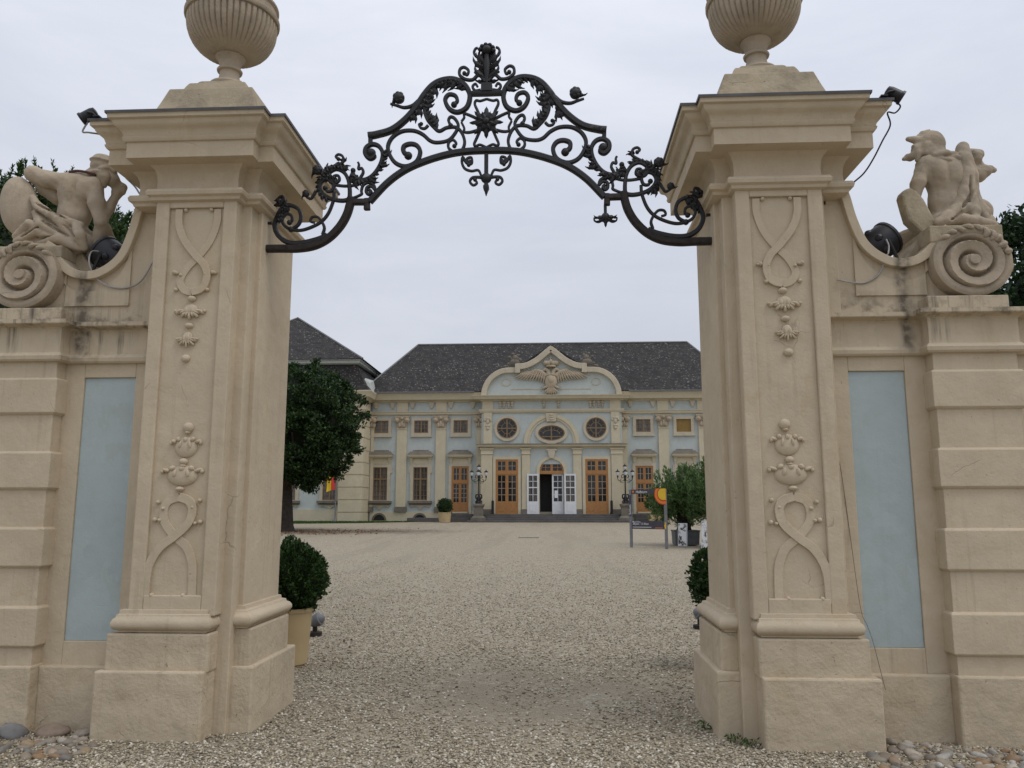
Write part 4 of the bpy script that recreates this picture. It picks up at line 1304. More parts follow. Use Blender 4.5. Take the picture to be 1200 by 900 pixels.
# ---- floodlights
def turned(mb, origin, axis, fn=None):
    """moves shapes modelled round +z at the origin so that +z points along axis"""
    q = Vector((0, 0, 1)).rotation_difference(Vector(axis)).to_matrix()
    A = np.array(q)
    out = MB()
    out.add(np.vstack(mb.v) @ A.T + np.array(origin), mb.f)
    return out


for mx, lab in ((-1, 'black can floodlight in the curve of the wall behind the leaning warrior'), (1, 'black can floodlight in the curve of the wall before the beaked warrior')):
    fl_ = thing('floodlight', (mx * 3.12, 0.47, 3.50), lab, 'floodlight', 'floodlights in the wall curves')
    a = MB()
    a.lathe([(0.02, -0.13), (0.075, -0.125), (0.105, -0.09), (0.125, -0.03), (0.132, 0.05), (0.134, 0.10), (0.142, 0.105), (0.142, 0.125), (0.125, 0.126), (0.118, 0.09), (0.02, 0.085)], 0, 0, 28)
    for k in range(7):
        t = k * 2 * math.pi / 7
        a.ell((0.12 * math.cos(t), 0.12 * math.sin(t), -0.02), (0.03, 0.03, 0.035), 8, 6)
    ax = (mx * 0.62, 0.10, 0.42)
    part(turned(a, (mx * 3.09, 0.47, 3.655), ax), 'housing', 'black', fl_, smooth=40)
    g = MB()
    g.lathe([(0.001, 0.10), (0.11, 0.10), (0.11, 0.108), (0.001, 0.112)], 0, 0, 24)
    part(turned(g, (mx * 3.09, 0.47, 3.655), ax), 'lens', 'lens', fl_, smooth=40)
    y_ = MB()
    for dy in (-0.13, 0.13):
        y_.tube([(mx * 3.13, 0.47 + dy, 3.66), (mx * 3.17, 0.47 + dy, 3.56), (mx * 3.19, 0.47 + dy, 3.50)], 0.012, 6)
    y_.tube([(mx * 3.19, 0.34, 3.502), (mx * 3.19, 0.60, 3.502)], 0.014, 6)
    part(y_, 'yoke', 'black', fl_)
for mx, lab in ((-1, 'small black spotlight clipped to the outer cornice corner above the leaning warrior'), (1, 'small black spotlight clipped to the outer cornice corner near the beaked warrior')):
    sp_ = thing('spotlight', (mx * 3.04, -0.03, 4.60), lab, 'spotlight', 'spotlights on the cornices')
    a = MB()
    a.lathe([(0.015, -0.065), (0.035, -0.06), (0.044, -0.03), (0.046, 0.045), (0.053, 0.05), (0.053, 0.068), (0.044, 0.068), (0.04, 0.05), (0.01, 0.048)], 0, 0, 18)
    a.box(-0.02, 0.02, 0.04, 0.056, -0.02, 0.02)
    part(turned(a, (mx * 3.085, -0.05, 4.655), (mx * 0.8, -0.1, -0.55)), 'housing', 'black', sp_, smooth=40)
    a = MB()
    a.tube([(mx * 3.07, -0.105, 4.655), (mx * 3.02, -0.105, 4.645), (mx * 2.99, -0.10, 4.617)], 0.008, 6)
    a.tube([(mx * 3.07, 0.0, 4.655), (mx * 3.02, 0.0, 4.645), (mx * 2.99, 0.0, 4.617)], 0.008, 6)
    a.box(*sorted((mx * 2.965, mx * 3.015)), -0.115, 0.01, 4.612, 4.622)
    part(a, 'bracket', 'black', sp_)


def cable(pts, r, mat, label, mx=1, k=8):
    m = MB()
    m.tube(catmull([(x * mx, y, z) for x, y, z in pts], k), r, 6)
    c = np.array(pts[0])
    return single(m, 'cable', mat, (pts[0][0] * mx, pts[0][1], pts[0][2]), label, 'cable', smooth=60)


cable([(3.09, -0.05, 4.60), (3.125, -0.05, 4.557), (3.105, 0.0, 4.532), (3.05, 0.0, 4.535), (3.085, 0.05, 4.46), (3.03, 0.08, 4.347), (2.965, 0.10, 4.221), (2.90, 0.13, 4.12), (2.83, 0.17, 4.06)],
      0.006, 'cable_dark', 'dark cable from the cornice spotlight hanging under the cornice on the beaked warrior side')
cable([(-3.09, -0.05, 4.60), (-3.125, -0.05, 4.52), (-3.08, -0.03, 4.52), (-3.02, 0.1, 4.55), (-3.05, 0.35, 4.56), (-3.06, 0.40, 4.42), (-2.99, 0.36, 4.32), (-2.87, 0.30, 4.21), (-2.79, 0.24, 4.12)],
      0.007, 'cable', 'pale cable from the cornice spotlight passing behind the head of the leaning warrior')
cable([(3.11, 0.33, 3.66), (3.113, 0.30, 3.60), (3.09, 0.262, 3.53), (3.074, 0.262, 3.504), (3.014, 0.272, 3.37), (2.914, 0.276, 3.305), (2.819, 0.276, 3.305), (2.70, 0.276, 3.33)], 0.0065, 'cable', 'pale cable looping from the floodlight beside the beaked warrior')
cable([(-3.15, 0.36, 3.68), (-3.187, 0.30, 3.66), (-3.165, 0.245, 3.55), (-3.117, 0.262, 3.441), (-3.02, 0.272, 3.369), (-2.878, 0.276, 3.346), (-2.742, 0.27, 3.40), (-2.631, 0.27, 3.609)], 0.0065, 'cable', 'pale cable looping from the floodlight beside the leaning warrior')
cable([(2.645, 0.31, 1.95), (2.66, 0.31, 1.80), (2.69, 0.31, 1.40), (2.69, 0.20, 0.92), (2.695, 0.10, 0.80), (2.70, 0.028, 0.70), (2.742, 0.02, 0.47), (2.75, 0.0, 0.40)], 0.0020, 'cable_mid', 'thin wire running down beside the right pillar to its plinth')

# ================================================================== THE PALACE
X0 = 0.3                                   # its axis
YW, YR = 56.0, 55.0                        # wing front, centre block front


def pad(poly, o=0.0):
    return [(x + X0, z) for x, z in poly]


def ring_xz(m, cx, cz, ro, ri, y0, y1, a0=0.0, a1=2 * math.pi, n=40):
    """flat ring (or arch) between two ellipses, standing in the xz plane"""
    closed = abs(a1 - a0 - 2 * math.pi) < 1e-6
    A = np.linspace(a0, a1, n, endpoint=not closed)
    secs = []
    for r, y in ((ro, y1), (ro, y0), (ri, y0), (ri, y1)):
        secs.append([(cx + r[0] * math.cos(a), y, cz + r[1] * math.sin(a)) for a in A])
    V = np.array(secs)                     # 4 x n x 3
    k = len(A)
    fs = []
    for i in range(k if closed else k - 1):
        j = (i + 1) % k
        for s_ in range(4):
            t = (s_ + 1) % 4
            fs.append((s_ * k + i, t * k + i, t * k + j, s_ * k + j))
    if not closed:
        fs += [(0, k, 2 * k, 3 * k), (k - 1, 4 * k - 1, 3 * k - 1, 2 * k - 1)]
    m.add(V.reshape(-1, 3), fs)


def ell_poly(cx, cz, rx, rz, n=36, a0=0, a1=2 * math.pi):
    e = abs(a1 - a0 - 2 * math.pi) > 1e-6
    return [(cx + rx * math.cos(a), cz + rz * math.sin(a)) for a in np.linspace(a0, a1, n, endpoint=e)]


pal = thing('palace', (X0, YW, 0.68), 'pale blue baroque palace with cream pilasters, slate roof and eagle pediment', 'palace')

b = MB()
b.box(X0 - 14.05, X0 + 14.05, YW, 67.9, 0.3, 10.0)
part(b, 'wing_wall', 'p_blue', pal)
b = MB()
for x0_, x1_, z0_, z1_ in ((-5.28, -0.9, 0.3, 10.0), (0.9, 5.28, 0.3, 10.0), (-0.9, 0.9, 4.95, 10.0)):
    b.box(X0 + x0_, X0 + x1_, YR, YW + 0.05, z0_, z1_)
part(b, 'centre_wall', 'p_blue', pal)
b = MB()
b.box(X0 - 14.12, X0 + 14.12, YW - 0.10, 67.95, 0.3, 1.42)
b.box(X0 - 5.36, X0 - 1.1, YR - 0.08, YW, 0.3, 1.24)
b.box(X0 + 1.1, X0 + 5.36, YR - 0.08, YW, 0.3, 1.24)
part(b, 'socle', 'p_cream', pal)
# cornice of the wings
b = MB()
plan = [(X0 - 14.05, YW), (X0 + 14.05, YW), (X0 + 14.05, 67.9), (X0 - 14.05, 67.9)]
b.moulding(plan, [(0, 8.82), (0.12, 8.83), (0.16, 8.9), (0.16, 9.0), (0.22, 9.04), (0.22, 9.09), (0.0, 9.1)])
b.moulding(plan, [(0, 9.80), (0.10, 9.82), (0.16, 9.9), (0.16, 9.93), (0.52, 9.96), (0.56, 10.08), (0.60, 10.2), (0.66, 10.32), (0.72, 10.42), (0.72, 10.47), (0, 10.5)])
part(b, 'wing_cornice', 'p_cream', pal, smooth=25)
for s in (-1, 1):
    b = MB()
    b.box(*sorted((X0 + s * 14.9, X0 + s * 5.9)), YW - 0.84, YW - 0.70, 10.44, 10.56)
    part(b, 'gutter', 'zinc', pal)
# roof: a long hipped slate roof
b = MB()
e = [(X0 - 14.75, YW - 0.78, 10.52), (X0 + 14.75, YW - 0.78, 10.52), (X0 + 14.75, 68.7, 10.52), (X0 - 14.75, 68.7, 10.52)]
r_ = [(X0 - 11.45, 62.0, 15.62), (X0 + 11.5, 62.0, 15.62)]
b.add(e + r_, [(0, 1, 5, 4), (1, 2, 5), (2, 3, 4, 5), (3, 0, 4), (3, 2, 1, 0)])
roof = part(b, 'roof', 'slate', pal)
b = MB()
b.tube([r_[0], r_[1]], 0.09, 6)
for a_, c_ in ((e[0], r_[0]), (e[1], r_[1])):
    b.tube([(a_[0], a_[1] + 0.03, a_[2] + 0.03), c_], 0.07, 6)
part(b, 'ridge_cap', 'zinc', roof)
b = MB()
b.tube([(X0 - 13.9, YW - 0.12, 10.2), (X0 - 13.9, YW - 0.12, 9.8), (X0 - 13.95, YW - 0.1, 9.2), (X0 - 13.95, YW - 0.1, 0.6)], 0.07, 8)
part(b, 'downpipe', 'zinc', pal)


def pilaster(u, y, z0, zs, z1, hw, cap=True, cap_mat='p_relief', half=None):
    """pilaster with plinth, shaft and a scrolled capital: > pilaster, capital"""
    m = MB()
    l, r = (X0 + u - hw, X0 + u + hw)
    m.box(l, r, y - 0.16, y + 0.05, zs, z1)
    m.box(l - 0.03, r + 0.03, y - 0.20, y + 0.05, z1 - 0.08, z1)
    p = part(m, 'pilaster', 'p_cream', pal)
    m = MB()
    m.box(l - 0.08, r + 0.08, y - 0.23, y + 0.05, z0, zs - 0.12)
    m.box(l - 0.05, r + 0.05, y - 0.20, y + 0.05, zs - 0.12, zs + 0.02)
    part(m, 'base', 'p_grey', p)
    if cap:
        m = MB()
        c = X0 + u
        m.rings([[(c - w, y - d, z), (c + w, y - d, z), (c + w, y + 0.05, z), (c - w, y + 0.05, z)] for w, d, z in
                 ((hw, 0.18, z1), (hw + 0.02, 0.20, z1 + 0.3), (hw + 0.06, 0.24, z1 + 0.6), (hw + 0.2, 0.30, z1 + 0.8), (hw + 0.22, 0.32, z1 + 0.84), (hw + 0.22, 0.32, z1 + 0.95))])
        for s in (-1, 1):
            m.ell((c + s * (hw + 0.02), y - 0.30, z1 + 0.60), (0.21, 0.14, 0.20), 12, 8)
            m.ell((c + s * (hw + 0.02), y - 0.42, z1 + 0.60), (0.08, 0.06, 0.08), 8, 6)
            m.ell((c + s * 0.17, y - 0.24, z1 + 0.22), (0.13, 0.08, 0.2), 8, 6)
        m.ell((c, y - 0.26, z1 + 0.30), (0.09, 0.09, 0.25), 8, 6)
        m.ell((c, y - 0.30, z1 + 0.75), (0.14, 0.10, 0.13), 8, 6)
        part(m, 'capital', cap_mat, p, smooth=50)
    return p


for s in (-1, 1):
    for u in (8.5, 11.52):
        pilaster(s * u, YW, 1.42, 1.78, 7.80, 0.385)
        m = MB()
        m.box(X0 + s * u - 0.42, X0 + s * u + 0.42, YW - 0.12, YW + 0.02, 9.10, 9.81)
        part(m, 'frieze_block', 'p_cream', pal)
    pilaster(s * 13.86, YW, 1.42, 1.78, 7.80, 0.16)
    pilaster(s * 5.55, YW, 1.42, 1.78, 7.80, 0.20)
b = MB()
for s in (-1, 1):
    for u in (6.05, 7.75, 9.25, 10.75, 12.3, 13.6):
        c = X0 + s * u
        m = MB()
        m.rings([[(c - w, YW - d, z), (c + w, YW - d, z), (c + w, YW + 0.02, z), (c - w, YW + 0.02, z)] for w, d, z in ((0.06, 0.05, 9.30), (0.09, 0.11, 9.38), (0.13, 0.14, 9.55), (0.18, 0.16, 9.72), (0.24, 0.19, 9.81))])
        part(m, 'console', 'p_trim', pal)


def frame_rect(m, u, hw_o, z0o, z1o, hw_i, z0i, z1i, y0, y1):
    m.box(X0 + u - hw_o, X0 + u - hw_i, y0, y1, z0o, z1o)
    m.box(X0 + u + hw_i, X0 + u + hw_o, y0, y1, z0o, z1o)
    m.box(X0 + u - hw_i, X0 + u + hw_i, y0, y1, z1i, z1o)
    m.box(X0 + u - hw_i, X0 + u + hw_i, y0, y1, z0o, z0i)


def sash(parent, u, hw, z0, z1, y, mullions, transoms, thin_v=(), thin_h=(), mat='window_wood', fw=0.07):
    m = MB()
    frame_rect(m, u, hw, z0, z1, hw - fw, z0 + fw, z1 - fw, y - 0.05, y + 0.03)
    for v in mullions:
        m.box(X0 + u + v - 0.05, X0 + u + v + 0.05, y - 0.06, y + 0.02, z0 + fw, z1 - fw)
    for z in transoms:
        m.box(X0 + u - hw + fw, X0 + u + hw - fw, y - 0.055, y + 0.02, z - 0.05, z + 0.05)
    for v in thin_v:
        m.box(X0 + u + v - 0.013, X0 + u + v + 0.013, y - 0.035, y + 0.01, z0 + fw, z1 - fw)
    for z in thin_h:
        m.box(X0 + u - hw + fw, X0 + u + hw - fw, y - 0.033, y + 0.01, z - 0.013, z + 0.013)
    return part(m, 'sash', mat, parent)


def hood(parent, u, y):
    m = MB()
    c = X0 + u
    m.box(c - 0.70, c + 0.70, y - 0.07, y + 0.02, 5.05, 5.50)
    for s in (-1, 1):
        m.rings([[(c + s * 0.72 - w, y - d, z), (c + s * 0.72 + w, y - d, z), (c + s * 0.72 + w, y, z), (c + s * 0.72 - w, y, z)] for w, d, z in ((0.05, 0.08, 4.95), (0.07, 0.12, 5.1), (0.11, 0.2, 5.35), (0.14, 0.3, 5.5))])
    m.rings([[(c - w, y - d, z), (c + w, y - d, z), (c + w, y + 0.02, z), (c - w, y + 0.02, z)] for w, d, z in ((0.80, 0.2, 5.48), (0.92, 0.36, 5.56), (0.97, 0.42, 5.68), (0.97, 0.42, 5.74))])
    h = part(m, 'hood', 'p_cream', parent)
    m = MB()
    m.rings([[(c - w, y - d, z), (c + w, y - d, z), (c + w, y + 0.02, z), (c - w, y + 0.02, z)] for w, d, z in ((0.99, 0.44, 5.742), (0.94, 0.40, 5.79), (0.78, 0.2, 6.0), (0.62, 0.10, 6.02), (0.60, 0.06, 6.12))])
    part(m, 'hood_cap', 'p_grey', h)


def low_window(u, root=pal, y=YW, glassm='glass_curtain'):
    m = MB()
    frame_rect(m, u, 0.78, 2.12, 5.03, 0.55, 2.27, 4.80, y - 0.13, y + 0.02)
    for s in (-1, 1):
        m.box(*sorted((X0 + u + s * 0.78, X0 + u + s * 0.90)), y - 0.11, y + 0.02, 4.35, 4.92)
    w = part(m, 'window', 'p_trim', root)
    m = MB()
    m.box(X0 + u - 0.55, X0 + u + 0.55, y - 0.01, y + 0.02, 2.27, 4.80)
    part(m, 'pane', glassm, w)
    sash(w, u, 0.55, 2.27, 4.80, y - 0.03, (0,), (3.90,), (-0.27, 0.27), (4.35, 3.45, 3.05, 2.65))
    m = MB()
    m.box(X0 + u - 0.92, X0 + u + 0.92, y - 0.30, y + 0.02, 2.06, 2.24)
    m.box(X0 + u - 0.84, X0 + u + 0.84, y - 0.18, y + 0.02, 1.96, 2.06)
    part(m, 'sill', 'p_grey', w)
    m = MB()
    m.prism(pad([(u - 0.8, 1.97), (u + 0.8, 1.97), (u + 0.78, 1.82), (u + 0.6, 1.74), (u + 0.42, 1.84), (u + 0.2, 1.76), (u, 1.52), (u - 0.2, 1.76), (u - 0.42, 1.84), (u - 0.6, 1.74), (u - 0.78, 1.82)]), y - 0.08, y + 0.02)
    part(m, 'apron', 'p_trim', w)
    hood(w, u, y)


def up_window(u, blind=False, root=pal, y=YW):
    m = MB()
    frame_rect(m, u, 0.78, 7.18, 8.60, 0.55, 7.42, 8.40, y - 0.12, y + 0.02)
    m.box(X0 + u - 0.84, X0 + u + 0.84, y - 0.17, y + 0.02, 7.12, 7.20)
    w = part(m, 'window', 'p_trim', root)
    m = MB()
    m.box(X0 + u - 0.55, X0 + u + 0.55, y - 0.01, y + 0.02, 7.42, 8.40)
    part(m, 'blind' if blind else 'pane', 'blind' if blind else 'glass_curtain', w)
    if not blind:
        sash(w, u, 0.55, 7.42, 8.40, y - 0.03, (0,), (), (-0.27, 0.27), (7.75, 8.08))


def door_leaf_bars(parent, c, hw, z0, zt, z1, y, mat='wood', fw=0.13, rows_lo=4, rows_up=2, pan=None):
    """double door: rails, stiles, panelled foot, glazing bars"""
    pan = pan or z0 + 0.95
    m = MB()
    frame_rect(m, c - X0, hw, z0, z1, hw - 0.08, z0 + 0.03, z1 - 0.08, y - 0.07, y + 0.02)
    m.box(c - hw + 0.08, c + hw - 0.08, y - 0.08, y + 0.02, zt - 0.10, zt + 0.10)
    for s in (-1, 1):
        l, r = sorted((c + s * 0.02, c + s * (hw - 0.08)))
        for za, zb in ((z0 + 0.03, zt - 0.10), (zt + 0.10, z1 - 0.08)):
            m.box(l, l + fw * 0.8, y - 0.05, y + 0.02, za, zb)
            m.box(r - fw * 0.8, r, y - 0.05, y + 0.02, za, zb)
            m.box(l + fw * 0.8, r - fw * 0.8, y - 0.05, y + 0.02, zb - fw * 0.7, zb)
        m.box(l + fw * 0.8, r - fw * 0.8, y - 0.05, y + 0.02, zt + 0.10, zt + 0.10 + fw * 0.7)
        m.box(l + fw * 0.8, r - fw * 0.8, y - 0.04, y + 0.02, z0 + 0.03, pan)
        m.box(l + fw * 1.6, r - fw * 1.6, y - 0.055, y + 0.0, z0 + 0.22, pan - 0.16)
    m.box(c - 0.03, c + 0.03, y - 0.065, y + 0.02, z0 + 0.03, zt - 0.10)
    m.box(c - 0.03, c + 0.03, y - 0.065, y + 0.02, zt + 0.10, z1 - 0.08)
    d = part(m, 'door', mat, parent)
    m = MB()
    for s in (-1, 1):
        l, r = sorted((c + s * 0.02, c + s * (hw - 0.08)))
        cc = (l + r) / 2
        for za, zb, n in ((pan, zt - 0.10 - fw * 0.7, rows_lo), (zt + 0.10 + fw * 0.7, z1 - 0.08 - fw * 0.7, rows_up)):
            m.box(cc - 0.022, cc + 0.022, y - 0.03, y + 0.02, za, zb)
            for k in range(1, n):
                z = za + (zb - za) * k / n
                m.box(l + fw * 0.8, r - fw * 0.8, y - 0.028, y + 0.02, z - 0.022, z + 0.022)
    part(m, 'glazing_bars', 'bar_paint' if mat == 'wood' else mat, d)
    m = MB()
    m.box(c - hw + 0.06, c + hw - 0.06, y + 0.0, y + 0.015, z0 + 0.3, z1 - 0.06)
    part(m, 'pane', 'glass', d)
    return d


for s in (-1, 1):
    for u in (10.04, 13.14):
        if s < 0 or u < 11:
            low_window(s * u)
            up_window(s * u, blind=(s > 0))
    up_window(s * 6.98)
    u = s * 6.98
    m = MB()
    frame_rect(m, u, 0.88, 1.28, 5.05, 0.66, 1.28, 4.86, YW - 0.13, YW + 0.02)
    w = part(m, 'door_surround', 'p_trim', pal)
    hood(w, u, YW)
    door_leaf_bars(pal, X0 + u, 0.66, 1.29, 3.66, 4.86, YW - 0.03, pan=2.15, fw=0.10)
    # cellar lunettes
    for u in (10.04, 13.14):
        m = MB()
        ring_xz(m, X0 + s * u, 0.78, (0.56, 0.56), (0.42, 0.42), YW - 0.16, YW - 0.08, 0, math.pi, 16)
        w = part(m, 'cellar_window', 'p_grey', pal)
        m = MB()
        m.prism(ell_poly(X0 + s * u, 0.78, 0.43, 0.43, 14, 0, math.pi), YW - 0.12, YW - 0.09)
        part(m, 'opening', 'painted_dark', w)  # solid dark plate, the unlit cellar painted on, no hole behind

# ---- centre block
plan = [(X0 - 5.28, YR), (X0 + 5.28, YR), (X0 + 5.28, YW + 0.3), (X0 - 5.28, YW + 0.3)]
b = MB()
b.moulding(plan, [(0, 6.12), (0.05, 6.14), (0.10, 6.2), (0.10, 6.23), (0.30, 6.26), (0.34, 6.36), (0.36, 6.40), (0.0, 6.47)])
part(b, 'string_course', 'p_cream', pal, smooth=25)
b = MB()
b.moulding(plan, [(0.10, 6.40), (0.385, 6.405), (0.385, 6.435), (0.0, 6.52)])
part(b, 'string_cover', 'p_grey', pal)
b = MB()
b.moulding(plan, [(0, 8.82), (0.10, 8.84), (0.15, 8.92), (0.20, 9.03), (0.20, 9.1), (0.0, 9.12)])
b.moulding(plan, [(0, 9.72), (0.12, 9.75), (0.20, 9.82), (0.52, 9.85), (0.56, 9.95), (0.62, 10.05), (0.66, 10.09), (0.66, 10.12), (0.1, 10.20)])
part(b, 'centre_cornice', 'p_cream', pal, smooth=25)
for s in (-1, 1):
    # corner pilasters of both storeys, inner pilasters of the lower storey
    m = MB()
    m.box(*sorted((X0 + s * 5.12, X0 + s * 4.48)), YR - 0.14, YR + 0.02, 6.5, 8.84)
    m.box(*sorted((X0 + s * 5.20, X0 + s * 4.40)), YR - 0.11, YR + 0.02, 9.1, 9.74)
    p = part(m, 'pilaster', 'p_cream', pal)
    m = MB()
    c = X0 + s * 4.80
    for z, rx, rz in ((8.42, 0.28, 0.13), (8.18, 0.14, 0.22), (7.85, 0.20, 0.10), (7.66, 0.13, 0.14)):
        m.ell((c, YR - 0.15, z), (rx, 0.08, rz), 10, 7)
    for q in (-1, 1):
        m.ell((c + q * 0.22, YR - 0.15, 8.28), (0.10, 0.08, 0.12), 8, 6)
    part(m, 'festoon', 'p_trim', p, smooth=60)
    for ul, hw in ((4.86, 0.42), (1.92, 0.30)):
        m = MB()
        m.box(X0 + s * ul - hw, X0 + s * ul + hw, YR - 0.15, YR + 0.02, 1.5, 5.68)
        m.rings([[(X0 + s * ul - w, YR - d, z), (X0 + s * ul + w, YR - d, z), (X0 + s * ul + w, YR + 0.02, z), (X0 + s * ul - w, YR + 0.02, z)] for w, d, z in
                 ((hw, 0.16, 5.66), (hw + 0.05, 0.21, 5.72), (hw + 0.02, 0.18, 5.78), (hw + 0.02, 0.18, 5.98), (hw + 0.10, 0.26, 6.06), (hw + 0.12, 0.28, 6.14))])
        p = part(m, 'pilaster', 'p_cream', pal)
        m = MB()
        m.box(X0 + s * ul - hw - 0.06, X0 + s * ul + hw + 0.06, YR - 0.22, YR + 0.02, 1.24, 1.62)
        part(m, 'base', 'p_grey', p)
    # tall doors
    u = s * 3.35
    m = MB()
    frame_rect(m, u, 1.05, 1.24, 5.52, 0.85, 1.24, 5.32, YR - 0.10, YR + 0.02)
    part(m, 'door_surround', 'p_cream', pal)
    door_leaf_bars(pal, X0 + u, 0.85, 1.25, 4.30, 5.32, YR - 0.02, pan=2.2, fw=0.12)
    # round windows
    m = MB()
    ring_xz(m, X0 + u, 7.66, (0.96, 0.98), (0.77, 0.78), YR - 0.12, YR + 0.02)
    w = part(m, 'round_window', 'p_trim', pal)
    m = MB()
    m.prism(ell_poly(X0 + u, 7.66, 0.78, 0.79), YR - 0.02, YR + 0.01)
    part(m, 'pane', 'glass', w)
    m = MB()
    ring_xz(m, X0 + u, 7.66, (0.77, 0.78), (0.69, 0.70), YR - 0.06, YR)
    ring_xz(m, X0 + u, 7.66, (0.42, 0.43), (0.38, 0.39), YR - 0.045, YR)
    m.box(X0 + u - 0.045, X0 + u + 0.045, YR - 0.055, YR, 6.95, 8.37)
    m.box(X0 + u - 0.70, X0 + u + 0.70, YR - 0.05, YR, 7.615, 7.705)
    for a in (0.4, 1.17, 1.97, 2.74, 3.54, 4.31, 5.11, 5.88):
        m.tube([(X0 + u + 0.40 * math.cos(a), YR - 0.03, 7.66 + 0.40 * math.sin(a)), (X0 + u + 0.70 * math.cos(a), YR - 0.03, 7.66 + 0.70 * math.sin(a))], 0.02, 4)
    part(m, 'sash', 'window_wood', w)
    for q in range(4):
        m = MB()
        c = X0 + s * (3.1 + (0.0, 0.28, 0.62, 0.92)[q]) + s * (-0.15)
        for z, r in ((9.62, 0.13), (9.40, 0.10), (9.24, 0.07)):
            m.ell((c, YR - 0.08, z), (r, 0.09, r), 8, 6)
        part(m, 'frieze_drop', 'p_trim', pal, smooth=60)
    m = MB()
    for z, r in ((9.62, 0.13), (9.40, 0.10), (9.24, 0.07)):
        m.ell((X0 + s * 0.55, YR - 0.08, z), (r, 0.09, r), 8, 6)
    part(m, 'frieze_drop', 'p_trim', pal, smooth=60)
# arch over the oval window
m = MB()
ring_xz(m, X0, 6.5, (2.08, 2.22), (1.82, 1.96), YR - 0.14, YR + 0.02, 0, math.pi, 40)
ring_xz(m, X0, 6.5, (1.82, 1.96), (1.66, 1.80), YR - 0.08, YR + 0.02, 0, math.pi, 40)
arch = part(m, 'arch', 'p_cream', pal, smooth=30)
m = MB()
m.prism(pad([(-0.42, 8.78), (0.42, 8.78), (0.34, 8.14), (-0.34, 8.14)]), YR - 0.24, YR + 0.02)
for z in (8.32, 8.5, 8.66):
    m.ell((X0, YR - 0.24, z), (0.2, 0.06, 0.08), 8, 6)
part(m, 'keystone', 'p_trim', arch)
m = MB()
ring_xz(m, X0, 7.28, (1.22, 0.80), (1.0, 0.58), YR - 0.12, YR + 0.02)
w = part(m, 'oval_window', 'p_trim', pal)
m = MB()
m.prism(ell_poly(X0, 7.28, 1.01, 0.59), YR - 0.02, YR + 0.01)
part(m, 'pane', 'glass', w)
m = MB()
ring_xz(m, X0, 7.28, (1.0, 0.58), (0.91, 0.50), YR - 0.06, YR)
ring_xz(m, X0, 7.20, (0.66, 0.34), (0.60, 0.29), YR - 0.045, YR, 0, math.pi)
m.box(X0 - 0.05, X0 + 0.05, YR - 0.055, YR, 6.76, 7.80)
m.box(X0 - 0.72, X0 + 0.72, YR - 0.05, YR, 6.98, 7.05)
for a in (0.35, 0.85, 1.3, 1.84, 2.29, 2.79):
    m.tube([(X0 + 0.62 * math.cos(a), YR - 0.03, 7.20 + 0.31 * math.sin(a)), (X0 + 0.93 * math.cos(a), YR - 0.03, 7.26 + 0.52 * math.sin(a))], 0.02, 4)
part(m, 'sash', 'window_wood', w)
# middle door
m = MB()
m.box(X0 - 1.13, X0 - 0.90, YR - 0.11, YR + 0.3, 1.24, 4.45)
m.box(X0 + 0.90, X0 + 1.13, YR - 0.11, YR + 0.3, 1.24, 4.45)
ring_xz(m, X0, 4.45, (1.13, 1.10), (0.90, 0.88), YR - 0.11, YR + 0.3, 0, math.pi, 30)
sur = part(m, 'door_surround', 'p_cream', pal, smooth=30)
m = MB()
m.prism(pad([(-0.30, 5.98), (-0.34, 6.1), (0.34, 6.1), (0.30, 5.98), (0.16, 5.4), (-0.16, 5.4)]), YR - 0.22, YR + 0.02)
m.ell((X0 - 0.28, YR - 0.16, 6.0), (0.13, 0.1, 0.11), 8, 6)
m.ell((X0 + 0.28, YR - 0.16, 6.0), (0.13, 0.1, 0.11), 8, 6)
part(m, 'keystone', 'p_trim', sur)
m = MB()
m.prism([(X0 - 0.90, 4.24), (X0 + 0.90, 4.24)] + ell_poly(X0, 4.45, 0.90, 0.88, 24, 0, math.pi), YR + 0.10, YR + 0.12)
fan = part(m, 'fanlight', 'glass', pal)
m = MB()
ring_xz(m, X0, 4.45, (0.90, 0.88), (0.78, 0.76), YR + 0.02, YR + 0.12, 0, math.pi, 24)
m.box(X0 - 0.90, X0 + 0.90, YR + 0.02, YR + 0.12, 4.22, 4.46)
m.box(X0 - 0.09, X0 + 0.09, YR + 0.02, YR + 0.12, 4.46, 5.25)
for v in (-0.45, 0.45):
    m.box(X0 + v - 0.02, X0 + v + 0.02, YR + 0.05, YR + 0.11, 4.46, 5.08)
for z in (4.72, 4.98):
    m.box(X0 - 0.72, X0 + 0.72, YR + 0.055, YR + 0.105, z - 0.018, z + 0.018)
part(m, 'fanlight_frame', 'wood', fan)
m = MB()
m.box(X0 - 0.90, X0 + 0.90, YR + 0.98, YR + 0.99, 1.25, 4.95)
part(m, 'dark_hall_sheet', 'painted_dark', pal)  # flat dark sheet painted as the unlit hall behind the open door


